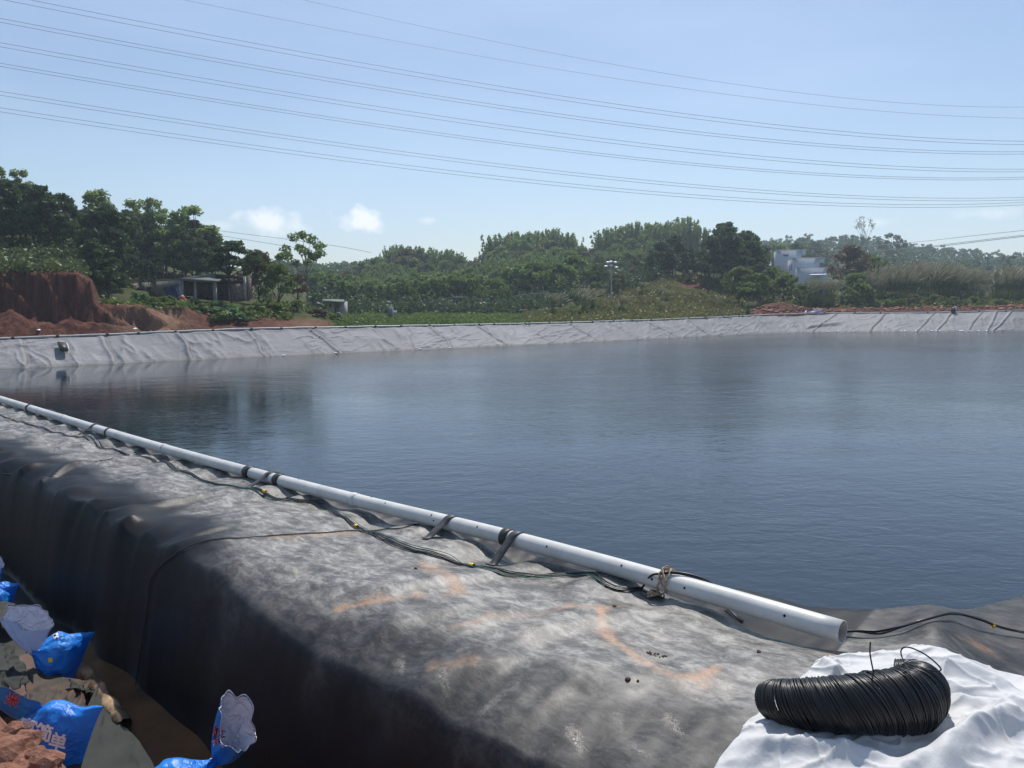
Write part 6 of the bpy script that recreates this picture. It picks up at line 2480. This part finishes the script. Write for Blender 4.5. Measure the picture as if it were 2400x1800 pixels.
V, Fc = merge(parts)
o = link('back_forest', mesh_np('back_forest', V, Fc, {'tint': np.concatenate(tints)}, smooth_=False), M_far)
tag(o, 'distant wood closing the view behind the middle trees', 'forest', kind='stuff')

# ------------------------------------------------------------------ ground cover


def cover(name, n, px0, px1, d0, d1, size, mat, label, cond=None, upright=.25, clump=6, hh=.5, seed=0):
    rng = np.random.default_rng(900 + seed)
    px = rng.uniform(px0, px1, n)
    d = d0 + (d1 - d0) * rng.random(n) ** 1.2
    Y = rimY(px) + d
    X = (px - 1200) / F * Y
    keep = np.ones(n, bool)
    if cond is not None:
        keep = cond(px, X, Y, d)
    X, Y = X[keep], Y[keep]
    z = Hfar(X, Y)
    e = .4
    sl_ = np.hypot((Hfar(X + e, Y) - z) / e, (Hfar(X, Y + e) - z) / e)
    ok = sl_ < 1.3
    X, Y, z = X[ok], Y[ok], z[ok]
    m = len(X)
    big = .5 + 1.0 * fbm(X * .35, Y * .35, 950 + seed, 3)
    tintb = np.clip(fbm(X * .12, Y * .12, 960 + seed, 3) * 1.5 - .3 + rng.normal(0, .15, m), 0, 1)
    C = np.repeat(np.stack([X, Y, z], -1), clump, 0)
    bb = np.repeat(big, clump)
    C += rng.normal(0, 1, C.shape) * np.array([.35, .35, 0])
    C[:, 2] += np.abs(rng.normal(0, hh, len(C))) * bb ** 2 * .8
    V, Fc = leaf_quads(C, rng.uniform(.6, 1.3, len(C)) * size, rng, upright, 1.7)
    tn = np.repeat(np.clip(np.repeat(tintb, clump) + rng.normal(0, .12, len(C)), 0, 1), 4)
    o = link(name, mesh_np(name, V, Fc, {'tint': tn}, smooth_=False), mat)
    tag(o, label, 'ground cover', kind='stuff')


cover('undergrowth', 5200, -260, 640, 6.0, 46, .28, M_under, 'leafy undergrowth beneath the pines on the left hill', lambda p, X, Y, d: (p < 250) | (d > 26), .1, 8, .45, 1)
cover('undergrowth', 900, 255, 800, 6.5, 16, .26, M_bush, 'low green growth on the terrace and slope below the sheds', lambda p, X, Y, d: ((vnoise(X * .3, Y * .3, 5) > .45) | (d > 11)) & ((p > 600) | (d < 8.5)), .1, 7, .22, 2)
cover('undergrowth', 5200, 730, 1560, 46, 120, .42, M_pine, 'shaded shrubs at the foot of the wood beyond the field', None, .1, 12, 1.5, 6)
cover('grass', 7000, 790, 1420, .9, 62, .22, M_grassl, 'green grass and weeds of the flat field behind the rim', None, .8, 5, .22, 3)
cover('scrub', 6500, 1230, 1800, 1.0, 56, .26, M_scrub, 'dry grassy scrub covering the mound', lambda p, X, Y, d: ((p < 1735) | (d > 14)) & (np.exp(-(((p - 1620) / 42) ** 2)) * np.exp(-(((Y - 145) / 6.5) ** 2)) < .4), .5, 7, .32, 4)
cover('undergrowth', 5200, 1740, 2560, 8.5, 60, .34, M_scrub, 'low brush among the shrubs of the far right bank', None, .4, 6, .5, 5)

# spoil clods behind the right rim
parts = []
for k in range(420):
    px = rngf.uniform(1760, 2560)
    Y = float(rimY(px)) + rngf.uniform(.8, 6.5)
    X = (px - 1200) / F * Y
    z = float(Hfar(X, Y)[0])
    r = rngf.uniform(.12, .38)
    a = rngf.uniform(0, 3)
    M4 = Matrix.Translation((X, Y, z)) @ Matrix.Rotation(a, 4, 'Z') @ Matrix.Rotation(rngf.uniform(-.6, .6), 4, 'X')
    V, Fc = box_vf(-r, r, -r * .8, r * .8, -r * .5, r * .6)
    V = V * rngf.uniform(.7, 1.2, V.shape)
    V = V @ np.array(M4.to_3x3()).T + np.array(M4.translation)
    parts.append((V, Fc))
V, Fc = merge(parts)
o = link('rubble', mesh_np('rubble', V, Fc), MATS['red_soil_near'])
tag(o, 'reddish earth clods heaped along the far right rim', 'rubble', kind='stuff')

# ------------------------------------------------------------------ air
bmv, Fc = box_vf(-760, 760, -520, 820, -3.5, 62)
hz = link('haze', mesh_np('haze', bmv, Fc, smooth_=False))
mm = bpy.data.materials.new('haze')
mm.use_nodes = True
mm.node_tree.nodes.clear()
ou = mm.node_tree.nodes.new('ShaderNodeOutputMaterial')
pv = mm.node_tree.nodes.new('ShaderNodeVolumePrincipled')
pv.inputs['Color'].default_value = (.74, .87, 1.0, 1)
pv.inputs['Density'].default_value = .0005
pv.inputs['Anisotropy'].default_value = .35
mm.node_tree.links.new(pv.outputs[0], ou.inputs['Volume'])
hz.data.materials.append(mm)
tag(hz, kind='stuff')
hz['label'] = 'thin pale haze over the whole valley'
